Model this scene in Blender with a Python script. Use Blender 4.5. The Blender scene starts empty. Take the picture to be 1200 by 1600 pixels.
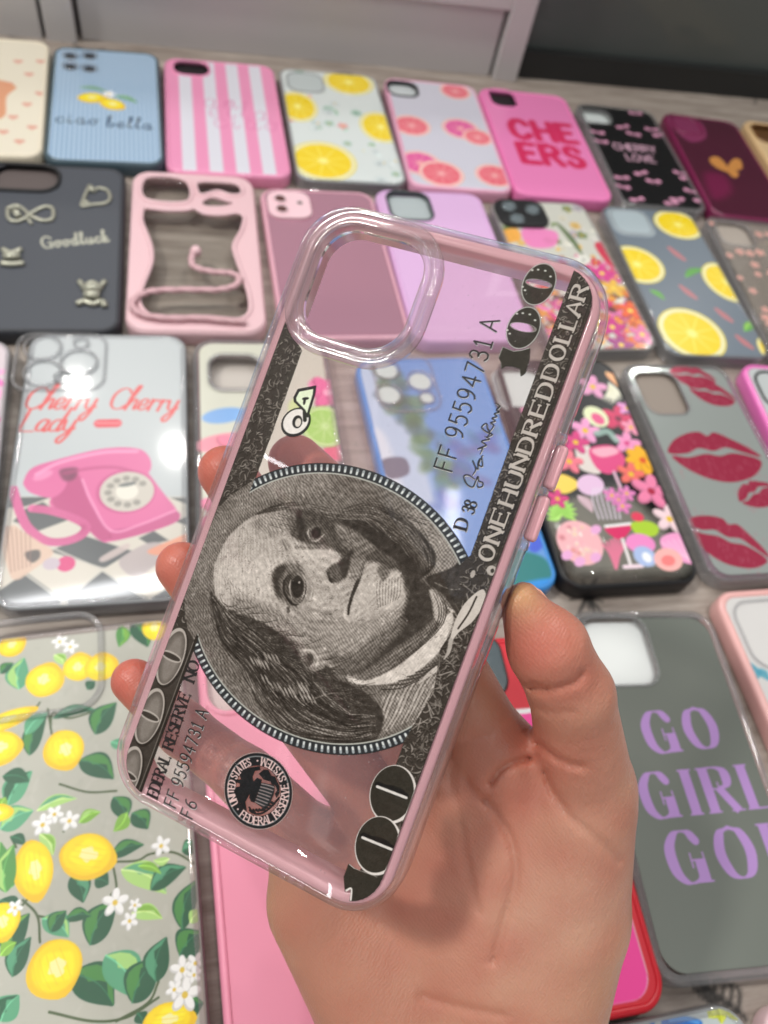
import bpy, bmesh, math, random
import numpy as np
from mathutils import Matrix, Vector
random.seed(7); rng = np.random.default_rng(7)
sc = bpy.context.scene
MM = 0.001
# ------------------------------------------------------------------ camera
F, PITCH, ROLL, YAW, H = 1163.886, 35.5294, 15.9837, -22.4617, 304.66
def rz(a): c, s = math.cos(a), math.sin(a); return np.array([[c,-s,0],[s,c,0],[0,0,1.]])
def rx(a): c, s = math.cos(a), math.sin(a); return np.array([[1.,0,0],[0,c,-s],[0,s,c]])
RC = rz(math.radians(YAW)) @ rx(math.radians(PITCH)) @ rz(math.radians(ROLL))
CP = np.array([0, 0, H])
cam = bpy.data.cameras.new('camera'); camo = bpy.data.objects.new('camera', cam); sc.collection.objects.link(camo)
CM = Matrix([[*RC[i], CP[i]*MM] for i in range(3)] + [[0,0,0,1]])
camo.matrix_world = CM; sc.camera = camo
cam.sensor_fit = 'VERTICAL'; cam.sensor_height = 36; cam.lens = F/1600*36
cam.clip_start = 0.01; cam.clip_end = 50
cam.dof.use_dof = True; cam.dof.focus_distance = 0.172; cam.dof.aperture_fstop = cam.lens/1.75
# ------------------------------------------------------------------ world + lamps
wd = bpy.data.worlds.new('World'); sc.world = wd; wd.use_nodes = True
nt = wd.node_tree; bg = nt.nodes['Background']
tc = nt.nodes.new('ShaderNodeTexCoord'); nz = nt.nodes.new('ShaderNodeTexNoise'); nz.inputs['Scale'].default_value = 2.4; nz.inputs['Detail'].default_value = 1
cr = nt.nodes.new('ShaderNodeValToRGB'); cr.color_ramp.elements[0].position = .38; cr.color_ramp.elements[0].color = (.16,.15,.15,1)
cr.color_ramp.elements[1].position = .62; cr.color_ramp.elements[1].color = (.62,.63,.62,1)
nt.links.new(tc.outputs['Generated'], nz.inputs['Vector']); nt.links.new(nz.outputs['Fac'], cr.inputs['Fac']); nt.links.new(cr.outputs['Color'], bg.inputs['Color'])
e3 = cr.color_ramp.elements.new(.70); e3.color = (2.6,2.55,2.5,1)  # bright patches added to the surroundings to enrich reflections
bg.inputs['Strength'].default_value = .78
def lamp(loc, power, size, col=(1,.97,.92), target=(0,0,0)):
    l = bpy.data.lights.new('ceiling_or_fill_spot', 'AREA'); l.shape = 'DISK'; l.size = size; l.energy = power; l.color = col
    o = bpy.data.objects.new('ceiling_or_fill_spot', l); sc.collection.objects.link(o); o.location = loc
    o.rotation_euler = (Vector(target)-Vector(loc)).to_track_quat('-Z','Y').to_euler()
def mirror_point(x, y, h):                     # where a lamp hangs whose glint lands on the case at that spot
    d = RC @ np.array([(x-600)/F, -(y-800)/F, -1.]); t = (10-H)/d[2]; p = CP+d*t
    d = d/np.linalg.norm(d); d[2] = -d[2]; return tuple((p + d*(h-10)/d[2])*MM)
for (x, y, w) in ((275,703,7), (120,600,4.5), (418,200,4.6), (1010,560,5)):
    lamp(mirror_point(x, y, 2300), w, .085)
lamp((-.95,.35,1.5), 16, .14); lamp((.9,.5,2.2), 7, .12); lamp((.3,-1.2,2.3), 6, .12)  # last two are fill spots, added for brightness away from the glints
for (x, y, ln, w, rot) in ((-.2,1.5,1.6,9,.15), (.9,1.1,1.6,8,1.35)):      # long overhead tubes, added for line highlights on the bumpers
    l = bpy.data.lights.new('highlight_tube', 'AREA'); l.shape = 'RECTANGLE'; l.size = ln; l.size_y = .07; l.energy = w; l.color = (.97,.98,1)
    o = bpy.data.objects.new('highlight_tube', l); sc.collection.objects.link(o); o.location = (x, y, 2.4); o.rotation_euler = (0, 0, rot)
sc.view_settings.view_transform = 'Standard'; sc.view_settings.look = 'None'; sc.view_settings.exposure = 0; sc.view_settings.gamma = 1
sc.view_settings.use_curve_mapping = False
cy = sc.cycles; cy.max_bounces = 20; cy.transparent_max_bounces = 48; cy.transmission_bounces = 14; cy.glossy_bounces = 6; cy.diffuse_bounces = 3
cy.caustics_reflective = False; cy.caustics_refractive = False; cy.use_denoising = True; cy.sample_clamp_indirect = 6

# ------------------------------------------------------------------ measuring helpers
def at(x, y, z=0):
    d = RC @ np.array([(x-600)/F, -(y-800)/F, -1.]); t = (z-H)/d[2]; return CP + d*t
def crop(ox, oy, s): return lambda pts: [(ox+a/s, oy+b/s) for a, b in pts]
def S(*c): return tuple(v/255 for v in c)
def lin(c): c = np.asarray(c, float); return np.where(c <= .04045, c/12.92, ((c+.055)/1.055)**2.4)
# ------------------------------------------------------------------ materials
MAT = {}
def nodes(m): m.use_nodes = True; return m.node_tree, m.node_tree.nodes['Principled BSDF']
def plastic(name, col, rough=.35, metal=0, coat=0, bump=0, sss=0):
    if name in MAT: return MAT[name]
    m = bpy.data.materials.new(name); t, b = nodes(m)
    b.inputs['Base Color'].default_value = (*lin(col), 1); b.inputs['Roughness'].default_value = rough
    b.inputs['Metallic'].default_value = metal; b.inputs['Coat Weight'].default_value = coat; b.inputs['Coat Roughness'].default_value = .08
    n = t.nodes.new('ShaderNodeTexNoise'); n.inputs['Scale'].default_value = 900; n.inputs['Detail'].default_value = 3
    r = t.nodes.new('ShaderNodeMapRange'); r.inputs[3].default_value = max(0,rough-.05); r.inputs[4].default_value = rough+.08
    t.links.new(n.outputs['Fac'], r.inputs[0]); t.links.new(r.outputs[0], b.inputs['Roughness'])
    if bump:
        u = t.nodes.new('ShaderNodeBump'); u.inputs['Strength'].default_value = bump; u.inputs['Distance'].default_value = .0002
        t.links.new(n.outputs['Fac'], u.inputs['Height']); t.links.new(u.outputs['Normal'], b.inputs['Normal'])
    MAT[name] = m; return m
def sheet_clear(name='clear_sheet', tint=(.93,.93,.92), refl=1.0, rough=.04, veil=None):
    if name in MAT: return MAT[name]
    m = bpy.data.materials.new(name); t, b = nodes(m); t.nodes.remove(b); o = t.nodes['Material Output']
    tr = t.nodes.new('ShaderNodeBsdfTransparent'); tr.inputs[0].default_value = (*tint, 1)
    g = t.nodes.new('ShaderNodeBsdfAnisotropic'); g.inputs['Roughness'].default_value = rough
    fr = t.nodes.new('ShaderNodeLayerWeight'); fr.inputs[0].default_value = .5
    pw = t.nodes.new('ShaderNodeMath'); pw.operation = 'POWER'; pw.inputs[1].default_value = 4.5
    mu = t.nodes.new('ShaderNodeMath'); mu.operation = 'MULTIPLY_ADD'; mu.inputs[1].default_value = .9*refl; mu.inputs[2].default_value = .035*refl
    mx = t.nodes.new('ShaderNodeMixShader'); t.links.new(fr.outputs['Facing'], pw.inputs[0])
    t.links.new(pw.outputs[0], mu.inputs[0]); t.links.new(mu.outputs[0], mx.inputs[0]); t.links.new(tr.outputs[0], mx.inputs[1]); t.links.new(g.outputs[0], mx.inputs[2]); t.links.new(mx.outputs[0], o.inputs[0])
    if veil:                                              # slightly tinted plastic, its veiling reflections mixed in as a diffuse haze
        d = t.nodes.new('ShaderNodeBsdfDiffuse'); d.inputs[0].default_value = (*lin(veil[0]), 1); m2 = t.nodes.new('ShaderNodeMixShader'); m2.inputs[0].default_value = veil[1]
        t.links.new(tr.outputs[0], m2.inputs[1]); t.links.new(d.outputs[0], m2.inputs[2]); t.links.new(m2.outputs[0], mx.inputs[1])
    MAT[name] = m; return m
def gel(name, col=(1,1,1), clear=.35, rough=.05, ior=1.42, milk=.1):            # thick see-through rubbery plastic
    if name in MAT: return MAT[name]
    m = bpy.data.materials.new(name); t, b = nodes(m); o = t.nodes['Material Output']
    b.inputs['Base Color'].default_value = (*lin(col), 1); b.inputs['Transmission Weight'].default_value = 1; b.inputs['Roughness'].default_value = rough; b.inputs['IOR'].default_value = ior
    tr = t.nodes.new('ShaderNodeBsdfTransparent'); tr.inputs[0].default_value = (*lin(col), 1); mx = t.nodes.new('ShaderNodeMixShader'); mx.inputs[0].default_value = clear
    df = t.nodes.new('ShaderNodeBsdfDiffuse'); df.inputs[0].default_value = (*lin(col), 1); m2 = t.nodes.new('ShaderNodeMixShader'); m2.inputs[0].default_value = milk
    t.links.new(b.outputs[0], mx.inputs[1]); t.links.new(tr.outputs[0], mx.inputs[2]); t.links.new(mx.outputs[0], m2.inputs[1]); t.links.new(df.outputs[0], m2.inputs[2]); lw = t.nodes.new('ShaderNodeLayerWeight'); lw.inputs[0].default_value = .5; pw = t.nodes.new('ShaderNodeMath'); pw.operation = 'POWER'; pw.inputs[1].default_value = 3.5
    mu = t.nodes.new('ShaderNodeMath'); mu.operation = 'MULTIPLY_ADD'; mu.inputs[1].default_value = .85; mu.inputs[2].default_value = .05
    gg = t.nodes.new('ShaderNodeBsdfAnisotropic'); gg.inputs['Roughness'].default_value = max(.04, rough*.6); m3 = t.nodes.new('ShaderNodeMixShader')
    t.links.new(lw.outputs['Facing'], pw.inputs[0]); t.links.new(pw.outputs[0], mu.inputs[0]); t.links.new(mu.outputs[0], m3.inputs[0]); t.links.new(m2.outputs[0], m3.inputs[1]); t.links.new(gg.outputs[0], m3.inputs[2]); t.links.new(m3.outputs[0], o.inputs[0])
    MAT[name] = m; return m
def print_mat(name, rough=.3, metal=0, coat=.0, alpha=True, bump=0):
    key = 'print_'+name
    if key in MAT: return MAT[key]
    m = bpy.data.materials.new(key); t, b = nodes(m); o = t.nodes['Material Output']
    a = t.nodes.new('ShaderNodeAttribute'); a.attribute_name = 'ink'
    t.links.new(a.outputs['Color'], b.inputs['Base Color'])
    b.inputs['Roughness'].default_value = rough; b.inputs['Metallic'].default_value = metal; b.inputs['Coat Weight'].default_value = coat; b.inputs['Coat Roughness'].default_value = .05
    if name == 'note_ink': b.inputs['Specular IOR Level'].default_value = .15
    if bump:
        n = t.nodes.new('ShaderNodeTexNoise'); n.inputs['Scale'].default_value = 350; n.inputs['Detail'].default_value = 4
        u = t.nodes.new('ShaderNodeBump'); u.inputs['Strength'].default_value = bump; u.inputs['Distance'].default_value = .0004
        t.links.new(n.outputs['Fac'], u.inputs['Height']); t.links.new(u.outputs['Normal'], b.inputs['Normal'])
    if alpha:
        tr = t.nodes.new('ShaderNodeBsdfTransparent'); mx = t.nodes.new('ShaderNodeMixShader')
        t.links.new(a.outputs['Alpha'], mx.inputs[0]); t.links.new(tr.outputs[0], mx.inputs[1]); t.links.new(b.outputs[0], mx.inputs[2]); t.links.new(mx.outputs[0], o.inputs[0])
    MAT[key] = m; return m
# ------------------------------------------------------------------ mesh helpers (all sizes in millimetres)
def new_obj(name, me, parent=None, mats=()):
    o = bpy.data.objects.new(name, me); sc.collection.objects.link(o)
    for m in mats: me.materials.append(m)
    if parent is not None: o.parent = parent
    return o
def thing(name, label, cat, M=None, group=None):
    o = bpy.data.objects.new(name, None); sc.collection.objects.link(o); o.empty_display_size = .02
    o['label'] = label; o['category'] = cat
    if group: o['group'] = group
    if M is not None: o.matrix_world = M
    return o
def rrect(W, L, r, n=10, cx=0, cy=0):
    r = max(min(r, W/2-.01, L/2-.01), .05); pts = []
    for k, (sx, sy) in enumerate(((1,1),(-1,1),(-1,-1),(1,-1))):
        for i in range(n+1):
            a = math.pi/2*(k + i/n); pts.append((cx+sx*(W/2-r)+r*math.cos(a), cy+sy*(L/2-r)+r*math.sin(a)))
    return pts
def ring_geo(W, L, r, prof, cx=0, cy=0, n=10):
    V = []; Fc = []; K = None
    for (i, z) in prof:
        p = rrect(W-2*i, L-2*i, r-i, n, cx, cy); K = len(p); V += [(x, y, z) for x, y in p]
    m = len(prof)
    for a in range(m):
        b = (a+1) % m
        for j in range(K):
            k = (j+1) % K; Fc.append((a*K+j, a*K+k, b*K+k, b*K+j))
    return V, Fc
def mesh_geo(name, parts, mats, parent, smooth=True, mat_ids=None):
    V = []; Fc = []; ids = []
    for q, (v, f) in enumerate(parts):
        b = len(V); V += v; Fc += [tuple(i+b for i in t) for t in f]; ids += [mat_ids[q] if mat_ids else 0]*len(f)
    me = bpy.data.meshes.new(name); me.from_pydata([(x*MM, y*MM, z*MM) for x, y, z in V], [], Fc)
    bm = bmesh.new(); bm.from_mesh(me); bmesh.ops.recalc_face_normals(bm, faces=bm.faces); bm.to_mesh(me); bm.free()
    me.polygons.foreach_set('use_smooth', [smooth]*len(me.polygons)); me.polygons.foreach_set('material_index', ids)
    return new_obj(name, me, parent, mats)
def slab(outer, holes, z0, z1):                 # flat slab with holes
    bm = bmesh.new(); loops = []
    for lp in [outer]+holes:
        vs = [bm.verts.new((x, y, z1)) for x, y in lp]; loops.append(vs)
        for i in range(len(vs)): bm.edges.new((vs[i], vs[(i+1) % len(vs)]))
    bmesh.ops.triangle_fill(bm, edges=bm.edges[:], use_beauty=True, use_dissolve=False)
    bm.verts.index_update(); V = [tuple(v.co) for v in bm.verts]; T = [tuple(v.index for v in f.verts) for f in bm.faces]
    n = len(V); V2 = V + [(x, y, z0) for x, y, z in V]; Fc = T + [tuple(i+n for i in reversed(t)) for t in T]
    for vs in loops:
        for i in range(len(vs)): a, b = vs[i].index, vs[(i+1) % len(vs)].index; Fc.append((a, b, b+n, a+n))
    bm.free(); return V2, Fc
# ------------------------------------------------------------------ ink canvas
def catmull(P, closed=False, k=6):
    P = np.asarray(P, float)
    if len(P) < 3: return P
    Q = np.vstack([P[-1], P, P[0], P[1]]) if closed else np.vstack([2*P[0]-P[1], P, 2*P[-1]-P[-2]])
    out = []
    for i in range(1, len(Q)-2):
        p0, p1, p2, p3 = Q[i-1:i+3]
        for t in np.linspace(0, 1, k, endpoint=False):
            out.append(.5*((2*p1)+(-p0+p2)*t+(2*p0-5*p1+4*p2-p3)*t*t+(-p0+3*p1-3*p2+p3)*t**3))
    if not closed: out.append(P[-1])
    return np.array(out)
class Ink:
    def __init__(s, x0, y0, x1, y1, res, base=None, m=None):
        s.x0, s.y0, s.res = x0, y0, res; s.nx = int((x1-x0)*res)+1; s.ny = int((y1-y0)*res)+1
        s.A = np.zeros((s.ny, s.nx, 4), np.float32); s.m = m or (lambda p: p); s.clip = None
        if base: s.A[..., :3] = base; s.A[..., 3] = 1
    def pt(s, P): return np.array([s.m(p) for p in P], float)
    def box(s, a, b, c, d):
        i0 = max(0, int((a-s.x0)*s.res)-1); i1 = min(s.nx, int((c-s.x0)*s.res)+3); j0 = max(0, int((b-s.y0)*s.res)-1); j1 = min(s.ny, int((d-s.y0)*s.res)+3)
        if i1 <= i0 or j1 <= j0: return None
        X, Y = np.meshgrid(s.x0+np.arange(i0, i1)/s.res, s.y0+np.arange(j0, j1)/s.res); return (slice(j0, j1), slice(i0, i1)), X.astype(np.float32), Y.astype(np.float32)
    def put(s, sl, cov, col, a=1):
        if s.clip is not None: cov = cov*s.clip[sl]
        cov = np.clip(cov, 0, 1)*a; D = s.A[sl]; a0 = D[..., 3]; ao = cov+a0*(1-cov); w = np.where(ao > 1e-5, cov/np.maximum(ao, 1e-5), 0)[..., None]
        D[..., :3] = D[..., :3]*(1-w)+np.asarray(col, np.float32)*w; D[..., 3] = ao
    def cover(s, d, soft): h = max(.5/s.res, soft); return .5-d/(2*h)
    def sdpoly(s, X, Y, P):
        P = np.asarray(P, float); d = np.full(X.shape, 1e9, np.float32); sg = np.ones(X.shape, np.float32); n = len(P)
        for i in range(n):
            a = P[i]; b = P[i-1]; ex, ey = b-a; wx = X-a[0]; wy = Y-a[1]; t = np.clip((wx*ex+wy*ey)/max(ex*ex+ey*ey, 1e-9), 0, 1)
            d = np.minimum(d, (wx-ex*t)**2+(wy-ey*t)**2)
            c1 = Y >= a[1]; c2 = Y < b[1]; c3 = ex*wy > ey*wx
            sg = np.where((c1 & c2 & c3) | (~c1 & ~c2 & ~c3), -sg, sg)
        return sg*np.sqrt(d)
    def lpoly(s, P, col, a=1, soft=0, sm=False):           # points in local mm
        P = np.asarray(P, float)
        if sm: P = catmull(P, True, 5)
        mg = soft+.5; q = s.box(P[:,0].min()-mg, P[:,1].min()-mg, P[:,0].max()+mg, P[:,1].max()+mg)
        if q: s.put(q[0], s.cover(s.sdpoly(q[1], q[2], P), soft), col, a)
    def poly(s, P, col, a=1, soft=0, sm=False): s.lpoly(s.pt(P), col, a, soft, sm)
    def mask(s, P, sm=False):
        P = np.asarray(P, float); P = catmull(P, True, 5) if sm else P
        q = s.box(-1e3, -1e3, 1e3, 1e3); return np.clip(s.cover(s.sdpoly(q[1], q[2], P), 0), 0, 1)
    def lell(s, c, rx_, ry_, col, ang=0, a=1, soft=0):
        R = max(rx_, ry_)+soft+.5; q = s.box(c[0]-R, c[1]-R, c[0]+R, c[1]+R)
        if not q: return
        ca, sa = math.cos(ang), math.sin(ang); x = (q[1]-c[0])*ca+(q[2]-c[1])*sa; y = -(q[1]-c[0])*sa+(q[2]-c[1])*ca
        k = np.sqrt((x/rx_)**2+(y/ry_)**2); g = np.sqrt((x/rx_**2)**2+(y/ry_**2)**2)+1e-6; s.put(q[0], s.cover((k-1)*k/g, soft), col, a)
    def lline(s, P, w, col, a=1, soft=0, sm=False, k=6):     # w = half width, number or one per point
        P = np.asarray(P, float); w = np.broadcast_to(np.asarray(w, float), (len(P),))
        if sm and len(P) > 2: T = catmull(np.c_[P, w], False, k); P, w = T[:, :2], np.maximum(T[:, 2], .01)
        mg = w.max()+soft+.4; q = s.box(P[:,0].min()-mg, P[:,1].min()-mg, P[:,0].max()+mg, P[:,1].max()+mg)
        if not q: return
        sl, X, Y = q; cov = np.zeros(X.shape, np.float32); y0 = s.y0; r = s.res
        for i in range(len(P)-1):
            (ax, ay), (bx, by) = P[i], P[i+1]; m = max(w[i], w[i+1])+soft+1.5/r
            i0 = max(0, int((min(ax,bx)-m-X[0,0])*r)); i1 = int((max(ax,bx)+m-X[0,0])*r)+2; j0 = max(0, int((min(ay,by)-m-Y[0,0])*r)); j1 = int((max(ay,by)+m-Y[0,0])*r)+2
            if i1 <= 0 or j1 <= 0: continue
            x = X[j0:j1, i0:i1]-ax; y = Y[j0:j1, i0:i1]-ay
            if x.size == 0: continue
            ex, ey = bx-ax, by-ay; t = np.clip((x*ex+y*ey)/max(ex*ex+ey*ey, 1e-9), 0, 1)
            d = np.sqrt((x-ex*t)**2+(y-ey*t)**2)-(w[i]+(w[i+1]-w[i])*t); cov[j0:j1, i0:i1] = np.maximum(cov[j0:j1, i0:i1], np.clip(s.cover(d, soft), 0, 1))
        s.put(sl, cov, col, a)
    def line(s, P, w, col, a=1, soft=0, sm=True): s.lline(s.pt(P), w, col, a, soft, sm)
    def mesh(s, zz, keep=None):
        A = s.A.copy(); jj, ii = np.mgrid[0:s.ny-1, 0:s.nx-1]; a = A[..., 3] > .004
        q = a[:-1,:-1] | a[1:,:-1] | a[:-1,1:] | a[1:,1:]
        if keep is not None: q &= keep(s.x0+(ii+.5)/s.res, s.y0+(jj+.5)/s.res)
        j, i = jj[q], ii[q]; idx = np.stack([j*s.nx+i, j*s.nx+i+1, (j+1)*s.nx+i+1, (j+1)*s.nx+i], 1)
        u, inv = np.unique(idx.ravel(), return_inverse=True); uj, ui = u//s.nx, u % s.nx
        V = np.stack([(s.x0+ui/s.res), (s.y0+uj/s.res), np.full(len(u), zz)], 1)*MM
        C = A.reshape(-1, 4)[u].copy(); C[:, :3] = lin(C[:, :3]); return V.astype(np.float32), inv.reshape(-1, 4).astype(np.int32), C.astype(np.float32)
def plate_mesh(name, geo, ink, zz, keep, mats, parent):
    """slab geometry plus its printed skin, one mesh"""
    Vs, Fs = geo if geo else ([], []); V1 = np.array(Vs, np.float32).reshape(-1, 3)*MM
    if ink: V2, Q, C = ink.mesh(zz, keep)
    else: V2, Q, C = np.zeros((0,3), np.float32), np.zeros((0,4), np.int32), np.zeros((0,4), np.float32)
    n1 = len(V1); sizes = np.array([len(f) for f in Fs]+[4]*len(Q), np.int32); li = np.concatenate([np.array([i for f in Fs for i in f], np.int32), (Q+n1).ravel().astype(np.int32)])
    me = bpy.data.meshes.new(name); me.vertices.add(n1+len(V2)); me.vertices.foreach_set('co', np.vstack([V1, V2]).ravel())
    me.loops.add(len(li)); me.loops.foreach_set('vertex_index', li); me.polygons.add(len(sizes)); st = np.concatenate([[0], np.cumsum(sizes)[:-1]]).astype(np.int32)
    me.polygons.foreach_set('loop_start', st)
    try: me.polygons.foreach_set('loop_total', sizes)
    except Exception: pass
    me.polygons.foreach_set('material_index', np.array([0]*len(Fs)+[1]*len(Q), np.int32)); me.update(calc_edges=True)
    at_ = me.color_attributes.new('ink', 'FLOAT_COLOR', 'POINT'); at_.data.foreach_set('color', np.vstack([np.ones((n1, 4), np.float32)*.5, C]).ravel())
    me.validate(); return new_obj(name, me, parent, mats)
# ------------------------------------------------------------------ lettering (skeleton strokes, 0-100 units)
G = {}
def gl(s):
    for row in s.strip().split('\n'):
        ch, w, st = row.split(' ', 2); L = []
        for q in st.split('|'):
            sm = q[0] == '~'; L.append((sm, [tuple(float(v) for v in p.split(',')) for p in q.lstrip('~').split()]))
        G[ch] = (float(w), L)
gl('''A 70 0,0 35,100 70,0|14,35 56,35
B 62 0,0 0,100|~0,100 35,100 53,88 53,66 35,54 0,54|~0,54 40,54 60,42 60,14 38,0 0,0
C 66 ~64,80 48,98 24,98 4,75 0,48 6,18 26,1 48,3 65,20
D 68 0,0 0,100|~0,100 30,100 58,85 68,50 58,15 30,0 0,0
E 56 0,0 0,100|0,100 54,100|0,52 42,52|0,0 56,0
F 54 0,0 0,100|0,100 54,100|0,52 42,52
G 72 ~66,80 50,98 24,98 4,75 0,48 6,18 26,0 50,3 64,14|64,0 64,42|44,42 74,42
H 66 0,0 0,100|66,0 66,100|0,52 66,52
I 14 7,0 7,100
J 44 ~40,100 40,30 34,6 18,0 4,8 0,26
K 64 0,0 0,100|62,100 0,45|18,58 64,0
L 52 0,0 0,100|0,0 52,0
M 84 0,0 4,100|4,100 42,15|42,15 80,100|80,100 84,0
N 68 0,0 0,100|0,100 68,0|68,0 68,100
O 72 ~36,100 12,88 0,50 12,12 36,0 60,12 72,50 60,88 36,100
P 58 0,0 0,100|~0,100 36,100 56,88 56,62 36,48 0,48
R 64 0,0 0,100|~0,100 36,100 56,88 56,64 36,52 0,52|30,52 64,0
S 56 ~52,82 40,98 16,98 3,80 10,60 42,44 54,24 42,3 16,0 2,18
T 64 32,0 32,100|0,100 64,100
U 66 0,100 0,35|~0,35 6,10 33,0 60,10 66,35|66,35 66,100
V 68 0,100 34,0|34,0 68,100
Y 66 0,100 33,48|33,48 66,100|33,48 33,0
W 90 0,100 24,0 45,90 66,0 90,100
0 56 ~28,100 8,86 0,50 8,14 28,0 48,14 56,50 48,86 28,100
1 40 8,82 24,100 24,0|6,0 42,0
2 54 ~2,78 14,98 38,98 52,80 48,58 24,32 2,0|2,0 54,0
3 52 ~2,84 20,100 42,96 48,76 40,58 20,53|~20,53 42,48 52,28 44,6 22,0 2,12
4 58 42,0 42,100 0,32 58,32
5 52 48,100 8,100 4,56|~4,56 24,64 44,56 52,32 42,8 20,0 2,10
6 54 ~46,96 22,84 4,50 2,24 14,3 36,1 52,16 50,42 34,56 14,50 3,30
7 52 0,100 52,100 18,0
8 54 ~27,54 8,64 6,86 27,100 48,86 46,64 27,54 4,40 2,12 27,0 52,12 50,40 27,54
9 54 ~50,64 38,44 16,42 3,60 4,86 22,100 42,96 52,74 50,40 34,10 12,0
! 14 7,30 7,100|7,0 7,6
. 10 5,46 5,50
c 40 ~38,42 26,52 8,44 2,22 12,2 28,2 44,20
h 46 ~0,0 8,50 24,110 14,112 4,50 2,0|~4,18 20,48 34,46 34,20 36,2 50,16
e 40 ~0,20 20,24 34,42 22,54 6,42 4,14 18,0 42,18
r 38 ~8,52 8,30 6,0|~8,30 16,46 28,52 36,44
y 44 ~0,50 4,16 16,4 30,16 36,50|~36,50 32,-10 14,-50 0,-40 8,-20 44,16
l 26 ~0,20 16,70 24,104 14,108 8,60 8,12 16,2 28,16
a 46 ~36,44 20,54 4,36 4,10 18,2 32,20 36,48|~36,48 32,12 38,0 52,18
d 48 ~36,44 20,54 4,36 4,10 18,2 34,20 46,108|~46,108 34,30 36,2 52,16
i 24 ~6,50 4,12 12,0 26,18|8,74 9,76
o 42 ~20,52 4,38 2,12 16,0 32,12 34,38 20,52|~24,50 34,44 46,48
b 40 ~0,20 16,80 20,108 10,104 4,50 4,10 18,0 32,14 32,34 18,40|~30,30 38,28 44,34
u 46 ~2,50 2,14 14,0 30,16 36,50|~36,50 32,12 38,0 50,18
k 44 ~2,0 8,60 20,108 10,104 4,40 4,0|~4,22 24,50 26,36 8,26|~14,26 26,2 42,14
g 44 ~34,44 18,54 4,36 6,12 20,6 32,20 36,48|~36,48 28,-30 10,-46 2,-30 44,14
n 50 ~0,2 6,48|~4,20 18,50 32,48 34,20 36,2 52,16
s 38 ~4,4 22,44 30,20 18,0 4,8
t 30 ~8,90 4,20 12,2 30,16|-2,56 22,58
''')
def letters(ink, s, org, adv, up, size, w, col, a=1, thin=None, serif=0, gap=18, slant=0, wide=1, arc=None):
    adv = np.asarray(adv, float); up = np.asarray(up, float); x = 0; k = size/100
    for ch in s:
        if ch == ' ': x += 42*wide; continue
        W, st = G[ch]
        def tr(p, x=x):
            gx = (x+p[0]*wide+slant*p[1])*k; gy = p[1]*k
            if arc:                                             # centre, radius, start angle, direction
                c, R, a0, sgn = arc; an = a0+sgn*gx/R; rr = R+(gy-size/2)*(-sgn)
                return np.array([c[0]+rr*math.cos(an), c[1]+rr*math.sin(an)])
            return org+adv*gx+up*gy
        for sm, P in st:
            Q = catmull(P, False, 5) if sm and len(P) > 2 else np.array(P, float)
            if thin is None: ww = np.full(len(Q), w)
            else:
                D = np.gradient(Q, axis=0) if len(Q) > 1 else Q; n = np.hypot(D[:,0], D[:,1])+1e-6; f = np.abs(D[:,1])/n
                if not sm and len(Q) == 2 and D[0,0]*D[0,1] > 1: f = f*.25
                ww = thin+(w-thin)*f**1.5
            if serif and not sm and len(Q) == 2 and not arc:
                A_, B_ = tr(Q[0]), tr(Q[1]); e_ = (B_-A_)/(np.linalg.norm(B_-A_)+1e-9); n_ = np.array([-e_[1], e_[0]])*ww[0]; t_ = e_*(thin or .1); ink.lpoly([A_-n_-t_, B_-n_+t_, B_+n_+t_, A_+n_-t_], col, a)
            else: ink.lline([tr(p) for p in Q], ww, col, a)
            if serif and not sm:
                for e, o in ((Q[0], Q[1]), (Q[-1], Q[-2])):
                    dx, dy = o-e
                    if abs(dy) > abs(dx)*.6 and (e[1] < 1 or e[1] > 99): ink.lline([tr(e-[serif, 0]), tr(e+[serif, 0])], thin or w*.4, col, a)
                    elif abs(dx) > 20 and e[0] > 10: ink.lline([tr(e-[0, serif*.8]), tr(e+[0, serif*.8])], thin or w*.4, col, a)
        x += W*wide+gap
    return x*k
def fit(ink, s, p0, p1, size, w, col, **kw):          # lettering stretched to run from one spot to another
    a = np.array(ink.m(p0)); b = np.array(ink.m(p1)); d = (b-a)/np.linalg.norm(b-a); up = np.array([-d[1], d[0]])
    L0_ = letters(Ink(0,0,1,1,1), s, np.zeros(2)+999, (1,0), (0,1), size, .1, (0,0,0), **{**kw, 'thin': None, 'serif': 0})-kw.get('gap', 18)*size/100; f = np.linalg.norm(b-a)/max(L0_, 1e-6)
    letters(ink, s, a, d*f, up, size, w, col, **kw)
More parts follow.
